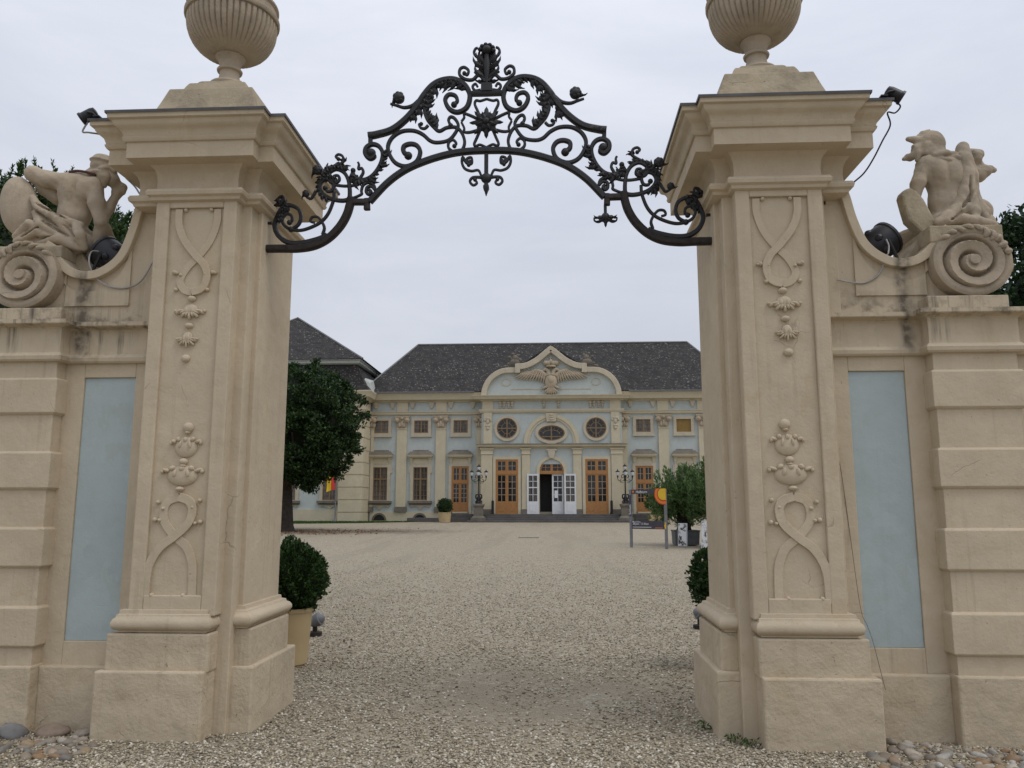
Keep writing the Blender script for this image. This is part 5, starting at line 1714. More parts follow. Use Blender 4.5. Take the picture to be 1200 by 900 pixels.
def white_leaf(x0, x1, y, angle=0.0):
    """glazed white door leaf with a panelled foot"""
    c = (x0 + x1) / 2
    hw = (x1 - x0) / 2
    m = MB()
    z0, z1 = 1.27, 4.22
    for a_, b_ in ((x0, x0 + 0.12), (x1 - 0.12, x1)):
        m.box(a_, b_, y - 0.03, y + 0.03, z0, z1)
    m.box(x0 + 0.12, x1 - 0.12, y - 0.03, y + 0.03, z1 - 0.13, z1)
    m.box(x0 + 0.12, x1 - 0.12, y - 0.03, y + 0.03, z0, z0 + 0.92)
    m.box(x0 + 0.2, x1 - 0.2, y - 0.045, y, z0 + 0.16, z0 + 0.76)
    m.box(x0 + 0.12, x1 - 0.12, y - 0.03, y + 0.03, z0 + 1.90, z0 + 1.98)
    for z in (z0 + 1.41, z0 + 2.40):
        m.box(x0 + 0.12, x1 - 0.12, y - 0.02, y + 0.02, z - 0.02, z + 0.02)
    m.box(c - 0.02, c + 0.02, y - 0.02, y + 0.02, z0 + 0.92, z1 - 0.13)
    d = part(m, 'door', 'white_paint', pal, label='white glazed door leaf')
    m = MB()
    m.box(x0 + 0.12, x1 - 0.12, y - 0.005, y + 0.005, z0 + 0.92, z1 - 0.13)
    part(m, 'pane', 'glass_curtain' if abs(c - X0) > 0.9 else 'glass', d)
    return d


white_leaf(X0 - 1.84, X0 - 0.96, YR - 0.20)
white_leaf(X0 + 0.93, X0 + 1.81, YR - 0.20)
wl = white_leaf(X0 + 0.02, X0 + 0.88, YR + 0.16)
m = MB()
m.box(X0 + 0.2, X0 + 0.46, YR + 0.135, YR + 0.145, 2.45, 3.0)
part(m, 'notice', 'white_print', wl)

# ---- curved pediment with the eagle
top = [(-5.28, 10.12), (-5.22, 10.6), (-5.08, 11.05), (-4.82, 11.5), (-4.45, 11.86), (-4.0, 12.12), (-3.45, 12.26), (-2.62, 12.30), (-2.60, 12.58), (-2.16, 12.58), (-1.69, 12.70), (-1.05, 13.05), (-0.48, 13.50), (0.0, 13.88)]
full = top + [(-x, z) for x, z in top[-2::-1]]
m = MB()
m.prism(pad(full + [(5.28, 10.1), (-5.28, 10.1)]), YR - 0.02, YR + 0.7)
ped = part(m, 'pediment', 'p_blue', pal)
m = MB()
arcp = [(-5.12, 10.15), (-5.05, 10.6), (-4.90, 11.0), (-4.66, 11.38), (-4.32, 11.70), (-3.9, 11.94), (-3.42, 12.06), (-2.7, 12.08)]
for s in (-1, 1):
    P = catmull([(X0 + s * x, z) for x, z in arcp], 4)
    m.ribbon(P if s < 0 else P[::-1], 0.40, 0.75, YR + 0.05, 0.15)
    P = catmull([(X0 + s * x, z) for x, z in ((-2.62, 12.36), (-2.16, 12.36), (-1.66, 12.50), (-1.02, 12.86), (-0.46, 13.32), (0.0, 13.70))], 4)
    m.ribbon(P if s < 0 else P[::-1], 0.44, 0.85, YR + 0.02, 0.15)
    m.box(*sorted((X0 + s * 2.72, X0 + s * 2.34)), YR - 0.42, YR + 0.3, 11.86, 12.55)
m.prism(pad([(-0.34, 13.38), (0.0, 13.60), (0.34, 13.38), (0.30, 13.72), (0.0, 13.94), (-0.30, 13.72)]), YR - 0.41, YR + 0.42)
part(m, 'pediment_band', 'p_trim', ped, smooth=30)
m = MB()
for s in (-1, 1):
    ring_xz(m, X0 + s * 3.4, 11.2, (0.36, 0.30), (0.29, 0.23), YR - 0.06, YR)
    m.box(*sorted((X0 + s * 3.05, X0 + s * 0.8)), YR - 0.05, YR, 10.62, 10.68)
    m.box(*sorted((X0 + s * 3.0, X0 + s * 2.0)), YR - 0.05, YR, 11.62, 11.67)
part(m, 'pediment_border', 'p_trim', ped)
m = MB()
m.prism(pad([(x * 0.995, z - 0.02) for x, z in full] + [(5.25, 10.3), (-5.25, 10.3)]), YR + 0.70, YR + 4.2)
m.prism_x([(YR + 4.2, 10.3), (YR + 4.2, 12.3), (YR + 5.0, 12.9), (YR + 5.0, 10.3)], X0 - 2.5, X0 + 2.5)
part(m, 'pediment_roof', 'slate', ped)
m = MB()
m.ribbon([(X0 - 2.1, 12.75), (X0 - 1.05, 13.45), (X0, 14.16)], 0.16, 1.2, YR + 1.4, 0.1)
m.ribbon([(X0, 14.16), (X0 + 1.05, 13.45), (X0 + 2.1, 12.75)], 0.16, 1.2, YR + 1.4, 0.1)
part(m, 'gable_ridge', 'slate', ped)
m = MB()
Ye = YR - 0.16
m.ell((X0, Ye, 11.25), (0.50, 0.24, 0.62), 16, 10)
m.ell((X0, Ye - 0.12, 11.3), (0.26, 0.18, 0.34), 12, 8)
for s in (-1, 1):
    m.tube([(X0 + s * 0.14, Ye, 11.7), (X0 + s * 0.22, Ye - 0.02, 12.02), (X0 + s * 0.40, Ye - 0.03, 12.14), (X0 + s * 0.56, Ye - 0.03, 12.05), (X0 + s * 0.70, Ye - 0.02, 11.92)], [0.22, 0.17, 0.15, 0.11, 0.03], 10)
    arm = [(0.35, 11.62), (0.75, 11.95), (1.2, 12.08), (1.6, 11.9)]
    m.tube([(X0 + s * x, Ye + 0.02, z) for x, z in arm], [0.20, 0.18, 0.15, 0.10], 8)
    for k in range(11):
        t = k / 10
        bx, bz = 0.5 + 1.25 * t, 11.75 + 0.33 * math.sin(min(1, t * 1.4) * 1.9) - 0.10 * t
        L = 0.62 + 0.52 * t
        ang = -1.45 + 1.02 * t
        ex, ez = bx + L * math.cos(ang) * 1.0, bz + L * math.sin(ang)
        m.tube([(X0 + s * bx, Ye - 0.02, bz), (X0 + s * (bx + ex) / 2, Ye - 0.09, (bz + ez) / 2 + 0.03), (X0 + s * ex, Ye - 0.02, ez)], [0.085, 0.10, 0.035], 6)
        if k < 8:
            m.tube([(X0 + s * bx, Ye - 0.10, bz), (X0 + s * (bx + (ex - bx) * 0.5), Ye - 0.13, bz + (ez - bz) * 0.5)], [0.08, 0.05], 6)
    m.tube([(X0 + s * 0.25, Ye, 10.85), (X0 + s * 0.62, Ye - 0.02, 10.66), (X0 + s * 0.72, Ye, 10.80)], [0.12, 0.08, 0.04], 8)
    m.tube([(X0 + s * 0.66, Ye, 10.66), (X0 + s * 0.86, Ye, 10.56)], [0.05, 0.03], 6)
for k in range(7):
    a = -1.57 + (k - 3) * 0.25
    m.tube([(X0, Ye, 10.85), (X0 + 0.35 * math.cos(a), Ye - 0.04, 10.85 + 0.35 * math.sin(a)), (X0 + 0.72 * math.cos(a), Ye - 0.02, 10.85 + 0.62 * math.sin(a))], [0.10, 0.10, 0.05], 6)
crest = part(m, 'eagle_relief', 'p_relief', pal, smooth=60)
m = MB()
m.lathe([(0.34, 12.28), (0.40, 12.31), (0.40, 12.40), (0.36, 12.42)], X0, Ye, 20)
for s in (-1, 1):
    for xx, rr in ((0.40, 0.24), (0.18, 0.20)):
        m.ell((X0 + s * xx, Ye, 12.62), (rr, 0.2, 0.20), 12, 8)
m.ell((X0, Ye, 12.74), (0.16, 0.2, 0.22), 12, 8)
m.ell((X0, Ye, 13.02), (0.07, 0.07, 0.09), 8, 6)
part(m, 'crown', 'p_relief', crest, smooth=60)
for s in (-1, 1):
    m = MB()
    c = X0 + s * 2.75
    y_ = YR + 0.2
    m.ell((c, y_, 12.75), (0.42, 0.25, 0.30), 10, 7)
    m.ell((c - s * 0.05, y_, 13.1), (0.26, 0.2, 0.24), 10, 7)
    for q, (dx, dz, L) in enumerate(((0.5, -0.10, 0.85), (0.42, 0.42, 0.5), (-0.22, 0.55, 0.55), (0.15, 0.65, 0.55), (-0.4, 0.2, 0.45), (0.75, -0.3, 0.9))):
        m.tube([(c, y_, 12.75), (c + s * dx * 0.6, y_, 12.75 + dz * 0.7), (c + s * dx, y_ - 0.05, 12.75 + dz)], [0.12, 0.10, 0.07], 6)
        m.ell((c + s * dx, y_ - 0.05, 12.75 + dz), (0.12, 0.1, 0.11), 8, 6)
    part(m, 'trophy', 'p_grey', ped, smooth=60)

# ---- steps and landings
m = MB()
for k in range(4):
    m.box(X0 - 4.95 - 0.38 * (3 - k), X0 + 4.95 + 0.38 * (3 - k), 52.75 + 0.38 * k, YR + 0.0, 0.5 + 0.0 * k, 0.685 + 0.145 * (k + 1) - 0.002)
st_ = single(m, 'entrance_steps', 'p_dark', (X0, 53, 0.68), 'dark worn stone steps before the three middle palace doors', 'steps', bevel=0.015)
for s, lab in ((-1, 'dark stone landing before the far left orange door of the palace'), (1, 'dark stone landing before the orange door behind the framed sign')):
    m = MB()
    m.box(*sorted((X0 + s * 7.85, X0 + s * 5.1)), 54.1, YW - 0.05, 0.5, 1.27)
    m.box(*sorted((X0 + s * 8.1, X0 + s * 6.0)), 53.6, 54.1, 0.5, 0.98)
    if s < 0:
        m.box(X0 - 10.7, X0 - 8.1, 54.2, 55.8, 0.5, 0.98)
    single(m, 'landing', 'p_dark', (X0 + s * 6.9, 54.8, 0.68), lab, 'landing', 'landings before the wing doors', bevel=0.02)
for s, lab in ((-1, 'narrow black post leaning beside the tall orange door left of the entrance'), (1, 'narrow black post beside the tall orange door right of the entrance')):
    m = MB()
    m.box(X0 + s * 4.38 - 0.09, X0 + s * 4.38 + 0.09, YR - 0.55, YR - 0.40, 1.262, 2.2)
    m.box(X0 + s * 4.38 - 0.14, X0 + s * 4.38 + 0.14, YR - 0.60, YR - 0.36, 1.262, 1.31)
    m.ell((X0 + s * 4.38, YR - 0.475, 2.2), (0.09, 0.075, 0.06), 8, 6)
    single(m, 'bollard', 'black', (X0 + s * 4.38, YR - 0.48, 1.265), lab, 'post', 'posts beside the entrance')


# ---- candelabra lamps
def lamp(s, label):
    c = X0 + s * 5.32
    y = 53.5
    z0 = gz(y)
    L = thing('street_lamp', (c, y, z0), label, 'street lamp', 'candelabra lamps at the steps')
    m = MB()
    m.box(c - 0.55, c + 0.55, y - 0.5, y + 0.5, z0, z0 + 0.32)
    m.rings([[(c - w, y - w, z), (c + w, y - w, z), (c + w, y + w, z), (c - w, y + w, z)] for w, z in ((0.48, z0 + 0.32), (0.42, z0 + 0.40), (0.34, z0 + 0.46), (0.32, z0 + 1.06), (0.38, z0 + 1.14), (0.40, z0 + 1.22), (0.40, z0 + 1.30), (0.3, z0 + 1.33))])
    part(m, 'pedestal', 'p_grey', L)
    zb = z0 + 1.33
    m = MB()
    m.lathe([(0.26, zb), (0.26, zb + 0.05), (0.16, zb + 0.10), (0.12, zb + 0.25), (0.16, zb + 0.42), (0.08, zb + 0.55), (0.055, zb + 0.75), (0.045, zb + 1.5), (0.042, zb + 1.7), (0.085, zb + 1.74), (0.085, zb + 1.80), (0.038, zb + 1.85), (0.034, zb + 2.35), (0.09, zb + 2.4), (0.02, zb + 2.45)], c, y, 12)
    for k in range(4):
        a = k * math.pi / 2 + 0.785
        dx, dy = math.cos(a), math.sin(a)
        m.tube(catmull([(c + dx * 0.05, y + dy * 0.05, zb + 0.62), (c + dx * 0.26, y + dy * 0.26, zb + 0.66), (c + dx * 0.30, y + dy * 0.30, zb + 0.42), (c + dx * 0.18, y + dy * 0.18, zb + 0.30), (c + dx * 0.34, y + dy * 0.34, zb + 0.10)], 4), 0.035, 6)
    col_ = part(m, 'column', 'iron', L, smooth=50)
    for k, (dx, dy) in enumerate(((-1, 0), (1, 0), (0, -1), (0, 1))):
        m = MB()
        m.tube(catmull([(c, y, zb + 1.72), (c + dx * 0.22, y + dy * 0.22, zb + 1.62), (c + dx * 0.45, y + dy * 0.45, zb + 1.66), (c + dx * 0.53, y + dy * 0.53, zb + 1.80), (c + dx * 0.53, y + dy * 0.53, zb + 1.95)], 4), 0.024, 6)
        m.tube(catmull([(c, y, zb + 2.05), (c + dx * 0.20, y + dy * 0.20, zb + 2.08), (c + dx * 0.26, y + dy * 0.26, zb + 1.90), (c + dx * 0.12, y + dy * 0.12, zb + 1.86)], 4), 0.026, 6)
        m.tube(catmull([(c + dx * 0.10, y + dy * 0.10, zb + 1.5), (c + dx * 0.30, y + dy * 0.30, zb + 1.52), (c + dx * 0.36, y + dy * 0.36, zb + 1.70), (c + dx * 0.24, y + dy * 0.24, zb + 1.78)], 4), 0.018, 5)
        m.ell((c + dx * 0.53, y + dy * 0.53, zb + 1.95), (0.065, 0.065, 0.09), 8, 6)
        part(m, 'arm', 'iron', L, smooth=60)
        lantern(L, c + dx * 0.53, y + dy * 0.53, zb + 2.02)
    lantern(L, c, y, zb + 2.42)


def lantern(L, x, y, z):
    m = MB()
    m.lathe([(0.03, z), (0.085, z + 0.03), (0.14, z + 0.24), (0.135, z + 0.27), (0.02, z + 0.27)], x, y, 10)
    g = part(m, 'lantern', 'globe', L, smooth=40)
    m = MB()
    m.lathe([(0.15, z + 0.25), (0.16, z + 0.28), (0.10, z + 0.34), (0.035, z + 0.38), (0.02, z + 0.45), (0.005, z + 0.47)], x, y, 10)
    part(m, 'cap', 'iron', g, smooth=40)


lamp(-1, 'black five-armed candelabra lamp on stone pedestal left of the palace steps')
lamp(1, 'black five-armed candelabra lamp on stone pedestal right of the palace steps')

# ================================================================== SIDE WING WITH MANSARD ROOF
wg = thing('palace_pavilion', (-20, 54.3, 0.68), 'projecting pale blue side pavilion with mansard roof and banded cream corner, partly behind the tree', 'palace wing')
b = MB()
b.box(-27.5, -13.85, 54.3, 68, 0.3, 10.0)
part(b, 'wall', 'p_blue', wg)
b = MB()
b.box(-27.6, -15.4, 54.2, 54.4, 0.3, 1.6)
part(b, 'socle', 'p_cream', wg)
b = MB()
b.box(-15.45, -13.75, 53.84, 56.0, 0.3, 9.9)
for k in range(10):
    z0_ = 0.5 + 0.92 * k
    b.box(-15.50, -13.70, 53.78, 55.98, z0_, z0_ + 0.86)
part(b, 'banded_corner', 'p_cream', wg)
b = MB()
b.moulding([(-27.5, 54.3), (-15.5, 54.3), (-15.5, 53.8), (-13.72, 53.8), (-13.72, 68), (-27.5, 68)],
           [(0, 9.75), (0.10, 9.8), (0.18, 9.9), (0.45, 9.95), (0.5, 10.1), (0.55, 10.25), (0.6, 10.35), (0.6, 10.42), (0, 10.5)])
b.moulding([(-27.5, 54.3), (-15.5, 54.3), (-15.5, 53.8), (-13.72, 53.8), (-13.72, 68), (-27.5, 68)], [(0, 8.82), (0.10, 8.84), (0.16, 8.95), (0.2, 9.05), (0, 9.1)])
part(b, 'cornice', 'p_cream', wg, smooth=25)
b = MB()
ev = lambda x0, x1, y0, y1, z: [(x0, y0, z), (x1, y0, z), (x1, y1, z), (x0, y1, z)]
b.rings([ev(-28.0, -13.3, 53.4, 68.6, 10.44), ev(-27.5, -13.75, 53.9, 68.1, 11.0), ev(-27.1, -14.55, 54.45, 67.6, 12.6)])
part(b, 'lower_roof', 'slate', wg)
b = MB()
b.rings([ev(-27.25, -14.4, 54.3, 67.8, 12.58), ev(-27.4, -14.25, 54.15, 68, 12.66), ev(-27.4, -14.25, 54.15, 68, 12.80), ev(-27.5, -14.15, 54.05, 68.1, 12.86), ev(-27.5, -14.15, 54.05, 68.1, 12.93)])
part(b, 'eaves_board', 'pale_zinc', wg)
b = MB()
q = ev(-27.7, -13.98, 53.9, 68.3, 12.94)
b.add(q + [(-21.3, 60.5, 17.75), (-21.3, 61.5, 17.75)], [(0, 1, 4), (1, 2, 5, 4), (2, 3, 5), (3, 0, 4, 5), (3, 2, 1, 0)])
part(b, 'upper_roof', 'slate', wg)
b = MB()
b.tube([q[1], (-21.3, 60.5, 17.78)], 0.08, 6)
b.tube([q[0], (-21.3, 60.5, 17.78)], 0.08, 6)
part(b, 'hip_cap', 'zinc', wg)
b = MB()
b.rings([[(-14.15, 54.5, 11.5), (-13.6, 54.9, 11.2), (-13.3, 55.0, 10.5), (-13.75, 54.6, 10.5)], [(-14.15, 55.4, 11.7), (-13.5, 55.7, 11.5), (-13.3, 55.8, 10.5), (-13.75, 55.4, 10.5)]])
part(b, 'valley_sheet', 'pale_zinc', wg)
X0_keep = X0
for xw in (-16.25, -19.4, -22.5):
    X0 = 0.0
    low_window(xw, wg, 54.3)
    up_window(xw, False, wg, 54.3)
X0 = X0_keep

# lawn along the foot of the left wing and the pavilion
M['lawn'] = mk_leaf('lawn', (0.02, 0.05, 0.008), (0.035, 0.075, 0.012), (0.05, 0.1, 0.02), 0.0)
lw = MB()
near = [(-32, 47.2), (-22, 48.6), (-16, 49.8), (-13, 51.0), (-11, 52.8), (-9.4, 54.6), (-8.6, 55.85)]
lw.add([(x, y, gz(y) + 0.03) for x, y in near] + [(x, 55.9, gz(55) + 0.03) for x, y in near], [(i, i + 1, 8 + i, 7 + i) for i in range(6)])
single(lw, 'lawn', 'lawn', (-16, 52, 0.68), kind='structure')
q4 = []
n = 16000
bx = rng.uniform(-27, -9, n)
by = rng.uniform(47, 54.2, n)
edge = np.interp(bx, [p[0] for p in near], [p[1] for p in near])
ok = by > edge - 0.1
bx, by = bx[ok], by[ok]
n = len(bx)
hh = rng.uniform(0.05, 0.13, n)
gzv = np.minimum(53, by) * 0.0132 - 1.5 * 0.0132
ang = rng.uniform(0, np.pi, n)
C = np.stack([bx, by, gzv + hh * 0.45], 1)
Up = np.stack([rng.normal(0, .25, n), rng.normal(0, .25, n), np.ones(n)], 1)
Sd = np.stack([np.cos(ang), np.sin(ang), np.zeros(n)], 1)
V, F = quads_mesh(leaf_cards(C, Up, Sd, hh, np.full(n, 0.07)))
m = MB()
m.add(V, F)
single(m, 'grass', 'leaf_grass', (-16, 52, 0.68), kind='stuff')

# flag on a short pole before the pavilion
fg = thing('flag', (-15.35, 52.6, gz(52.6)), 'yellow and red flag hanging from a thin pole before the pavilion corner', 'flag')
z0 = gz(52.6)
m = MB()
m.tube([(-15.35, 52.6, z0), (-15.35, 52.6, 5.2)], 0.045, 8)
m.ell((-15.35, 52.6, 5.25), (0.07, 0.07, 0.07), 8, 6)
m.lathe([(0.12, z0), (0.12, z0 + 0.12), (0.06, z0 + 0.3)], -15.35, 52.6, 8)
part(m, 'pole', 'post_grey', fg, smooth=50)
for nm, mt, xa, xb in (('red_stripe', 'flag_red', 0.03, 0.32), ('yellow_stripe', 'flag_yellow', 0.32, 0.66)):
    m = MB()
    nx, nz = 8, 10
    g0, g1 = [], []
    for j in range(nz + 1):
        for i in range(nx + 1):
            t = xa + (xb - xa) * i / nx
            z = 4.75 - 1.75 * j / nz - 0.35 * t * t
            yy = 52.55 + 0.10 * math.sin(t * 9 + j * 0.35) * t
            g0.append((-15.38 - t * 0.98, yy - 0.006, z))
            g1.append((-15.38 - t * 0.98, yy + 0.006, z))
    k = nx + 1
    fs = [(j * k + i, j * k + i + 1, (j + 1) * k + i + 1, (j + 1) * k + i) for j in range(nz) for i in range(nx)]
    nn = len(g0)
    m.add(g0 + g1, fs + [tuple(i + nn for i in f[::-1]) for f in fs])
    part(m, nm, mt, fg, smooth=60)

# ================================================================== TREES AND PLANTS
def clump_leaves(centres, radii, per, L, Wd, up=0.2, out_c=None, squash=0.8):
    """leaf quads gathered in clumps; every leaf its own island"""
    n = len(centres) * per
    ci = np.repeat(np.arange(len(centres)), per)
    d = rand_unit(n) * (rng.uniform(0, 1, n) ** 0.45)[:, None] * radii[ci][:, None]
    d[:, 2] *= squash
    C = centres[ci] + d
    U = rand_unit(n) + d / (radii[ci][:, None] + 1e-6) * 0.7
    if out_c is not None:
        o = C - out_c
        U += 0.5 * o / (np.linalg.norm(o, axis=1)[:, None] + 1e-6)
    U[:, 2] += up
    U /= np.linalg.norm(U, axis=1)[:, None]
    Vv = np.cross(U, rand_unit(n))
    Vv /= np.linalg.norm(Vv, axis=1)[:, None] + 1e-9
    return leaf_cards(C, U, Vv, L * rng.uniform(0.7, 1.3, n), Wd * rng.uniform(0.7, 1.3, n))


def shell(n, c, r, lo=0.72, hi=1.0, zmin=-1.0, bumps=0.12, seed=0):
    """points through the outer part of an uneven ellipsoid"""
    r_ = np.random.default_rng(seed)
    ph = r_.uniform(0, 6.28, (6, 3))
    fr = r_.uniform(1.5, 5, (6, 3))
    out = []
    while len(out) < n:
        d = rng.normal(size=3)
        d /= np.linalg.norm(d)
        if d[2] < zmin:
            continue
        k = 1 + bumps * sum(math.sin(fr[i] @ d * 2 + ph[i][0]) for i in range(6)) / 3
        out.append(np.array(c) + d * np.array(r) * k * rng.uniform(lo, hi))
    return np.array(out)


def tree(name, loc, label, cat, trunk_pts, trunk_r, limbs, crown_quads, leaf_mat, group=None, core=None):
    t = thing(name, loc, label, cat, group)
    m = MB()
    P = catmull(trunk_pts, 4)
    rr = np.interp(np.linspace(0, 1, len(P)), np.linspace(0, 1, len(trunk_r)), trunk_r)
    m.tube(P, rr, 12)
    for a_, b_, r0, r1 in limbs:
        a_, b_ = np.array(a_, float), np.array(b_, float)
        mid = (a_ + b_) / 2 + rng.normal(0, 0.08, 3) * np.linalg.norm(b_ - a_)
        m.tube(catmull([a_, mid, b_], 4), np.linspace(r0, r1, 9), 7)
    part(m, 'trunk', 'bark', t, smooth=60)
    m = MB()
    V, F = quads_mesh(crown_quads)
    m.add(V, F)
    part(m, 'crown', leaf_mat, t)
    return t


# court tree: low clipped round crown on a stout trunk
TX, TY = -13.95, 37.0
tz = gz(TY)
cc = np.array([TX, TY, tz + 5.55])
cen = np.vstack([shell(950, cc, (4.05, 4.1, 3.60), 0.70, 1.0, -0.95, 0.07, 4), shell(260, cc, (3.2, 3.2, 2.8), 0.3, 1.0, -0.95, 0.1, 5)])
cen[:, 2] = np.maximum(cen[:, 2], tz + 1.75 + 0.36 * np.hypot(cen[:, 0] - TX, cen[:, 1] - TY))
q = clump_leaves(cen, rng.uniform(0.26, 0.58, len(cen)), 92, 0.18, 0.10, 0.1, cc, 0.6)
limbs = []
for k in range(11):
    a = k * 2 * math.pi / 11 + rng.uniform(-0.2, 0.2)
    h0 = tz + rng.uniform(2.0, 3.3)
    limbs.append(((TX, TY, h0), (TX + 3.3 * math.cos(a), TY + 3.3 * math.sin(a), h0 + rng.uniform(0.8, 3.2)), 0.16, 0.04))
tree('court_tree', (TX, TY, tz), 'dark round-crowned tree with a stout trunk standing in the court before the pavilion', 'tree',
     [(TX, TY, tz - 0.2), (TX, TY, tz + 0.3), (TX + 0.02, TY, tz + 1.4), (TX - 0.05, TY, tz + 3.0), (TX, TY, tz + 5.5), (TX + 0.1, TY, tz + 7.8)], [0.85, 0.62, 0.50, 0.46, 0.30, 0.08], limbs, q, M['leaf_maple'])
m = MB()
m.ell((TX, TY, tz + 5.7), (3.0, 3.0, 2.7), 24, 16)  # dark solid core painted as the shaded inside of the crown
part(m, 'shade_core', 'core', [o for o in S.objects if o.name == 'court_tree'][0], smooth='full')

# yew behind the left wall: a mass of upright feathery shoots
def yew(name, c, r, n, label, mat, seed, shoot=0.5, lean=0.0, group=None):
    c = np.array(c)
    base = shell(n, c, r, 0.78, 1.0, -0.8, 0.10, seed)
    o = (base - c) / np.array(r)
    D = o * np.array([0.75, 0.75, 0.45]) + np.array([0, 0, 0.75]) + rng.normal(0, 0.22, (n, 3))
    D /= np.linalg.norm(D, axis=1)[:, None]
    per = 44
    idx = np.repeat(np.arange(n), per)
    t = np.tile(np.linspace(0, 1, per), n)
    Ls = (shoot * rng.uniform(0.5, 1.25, n))[idx]
    C = base[idx] + D[idx] * (t * Ls)[:, None]
    U = D[idx] * 0.8 + rand_unit(n * per) * 0.75
    U /= np.linalg.norm(U, axis=1)[:, None]
    Vv = np.cross(U, rand_unit(n * per))
    Vv /= np.linalg.norm(Vv, axis=1)[:, None]
    L = 0.105 * (1.2 - 0.6 * t) * rng.uniform(0.7, 1.3, n * per)
    q = leaf_cards(C + U * 0.03, U, Vv, L, L * 0.32)
    x, y, z = c
    limbs = [((x, y, 1.0 + 0.25 * k), (x + 0.8 * r[0] * math.cos(k * 2.4), y + 0.8 * r[1] * math.sin(k * 2.4), 1.8 + z * 0.12 * (k % 7)), 0.08, 0.02) for k in range(12)]
    t_ = tree(name, (x, y, 0), label, 'tree', [(x, y, -0.1), (x, y, 1.0), (x + 0.05, y, z), (x, y, z + r[2] * 0.8)], [0.3, 0.22, 0.14, 0.03], limbs, q, mat, group)
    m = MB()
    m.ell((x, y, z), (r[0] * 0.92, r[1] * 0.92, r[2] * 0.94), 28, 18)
    part(m, 'shade_core', 'core', t_, smooth='full')
    return t_


yew('yew_tree', (-7.5, 6.1, 3.45), (2.6, 1.9, 3.1), 4600, 'bushy dark yew rising behind the wall and the shield-bearing warrior', M['leaf_yew'], 21, 0.34)
hc = np.array([9.3, 6.8, 3.4])
cen = np.vstack([shell(700, hc, (2.55, 2.0, 3.45), 0.8, 1.0, -0.8, 0.14, 33)])
q = clump_leaves(cen, rng.uniform(0.18, 0.36, len(cen)), 110, 0.105, 0.06, 0.25, hc, 0.9)
hl = [((9.3, 6.8, 0.9 + 0.2 * k), (9.3 + 2.0 * math.cos(k * 2.4), 6.8 + 1.5 * math.sin(k * 2.4), 1.8 + 0.35 * k), 0.07, 0.02) for k in range(11)]
ht = tree('broadleaf_tree', (9.3, 6.8, 0), 'dark dense small-leaved tree behind the wall beyond the beaked warrior', 'tree', [(9.3, 6.8, -0.1), (9.3, 6.8, 1.2), (9.65, 6.8, 3.5), (9.3, 6.8, 5.8)], [0.25, 0.2, 0.12, 0.03], hl, q, M['leaf_yew2'])
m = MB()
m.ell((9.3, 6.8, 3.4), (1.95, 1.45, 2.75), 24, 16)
part(m, 'shade_core', 'core', ht, smooth='full')


# ---- potted box balls
def box_ball(x, y, z, r, nleaf, size, seed):
    c = np.array([x, y, z])
    n = nleaf
    d = rand_unit(n)
    r_ = np.random.default_rng(seed)
    fr = r_.uniform(2, 7, (6, 3))
    ph = r_.uniform(0, 6.28, 6)
    k = 1 + 0.065 * np.sum(np.sin(d @ fr.T * 2 + ph), axis=1) / 1.5
    rad = r * k * (1 - 0.20 * rng.uniform(0, 1, n) ** 1.6)
    long_ = rng.uniform(0, 1, n) > 0.965
    rad = np.where(long_, rad * 1.07, rad)
    C = c + d * rad[:, None]
    U = d * 0.8 + rand_unit(n) * 0.8 + np.array([0, 0, 0.45])
    U /= np.linalg.norm(U, axis=1)[:, None]
    Vv = np.cross(U, rand_unit(n))
    Vv /= np.linalg.norm(Vv, axis=1)[:, None]
    return leaf_cards(C, U, Vv, size * rng.uniform(0.7, 1.3, n), size * 0.6 * rng.uniform(0.7, 1.3, n))


def potted_box(x, y, label, rb=0.43, hp=0.63, rp0=0.21, rp1=0.255, nleaf=9000, size=0.042, group='potted box balls'):
    z0 = gz(y)
    t = thing('potted_boxwood', (x, y, z0), label, 'potted shrub', group)
    m = MB()
    m.lathe([(rp0 * 0.9, z0), (rp0, z0 + 0.02), (rp1, z0 + hp * 0.93), (rp1 + 0.012, z0 + hp * 0.935), (rp1 + 0.014, z0 + hp), (rp1 - 0.02, z0 + hp), (rp1 - 0.03, z0 + hp - 0.05), (0.01, z0 + hp - 0.05)], x, y, 32)
    pt = part(m, 'pot', 'pot', t, smooth=35)
    m = MB()
    m.lathe([(0.005, z0 + hp - 0.055), (rp1 - 0.025, z0 + hp - 0.055), (rp1 - 0.03, z0 + hp - 0.03), (0.005, z0 + hp - 0.02)], x, y, 20)
    part(m, 'soil', 'soil', pt)
    zc = z0 + hp + rb * 0.80
    m = MB()
    V, F = quads_mesh(box_ball(x, y, zc, rb, nleaf, size, int(abs(x * 10)) + 3))
    m.add(V, F)
    b_ = part(m, 'foliage', 'leaf_box', t)
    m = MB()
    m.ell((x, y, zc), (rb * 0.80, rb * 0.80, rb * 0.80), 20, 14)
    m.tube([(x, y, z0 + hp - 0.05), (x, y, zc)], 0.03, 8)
    part(m, 'shade_core', 'core', b_, smooth='full')
    return t


potted_box(-2.235, 2.75, 'big clipped box ball in an ochre pot behind the foot of the left pillar', 0.375, 0.575, 0.20, 0.235)
potted_box(2.29, 2.75, 'clipped box ball mostly hidden behind the right gate pillar', 0.37, 0.59)
potted_box(-7.38, 52.6, 'small box ball in an ochre pot standing by the dark landing of the palace', 0.56, 0.72, 0.40, 0.47, 2600, 0.085, 'potted shrubs by the palace steps')


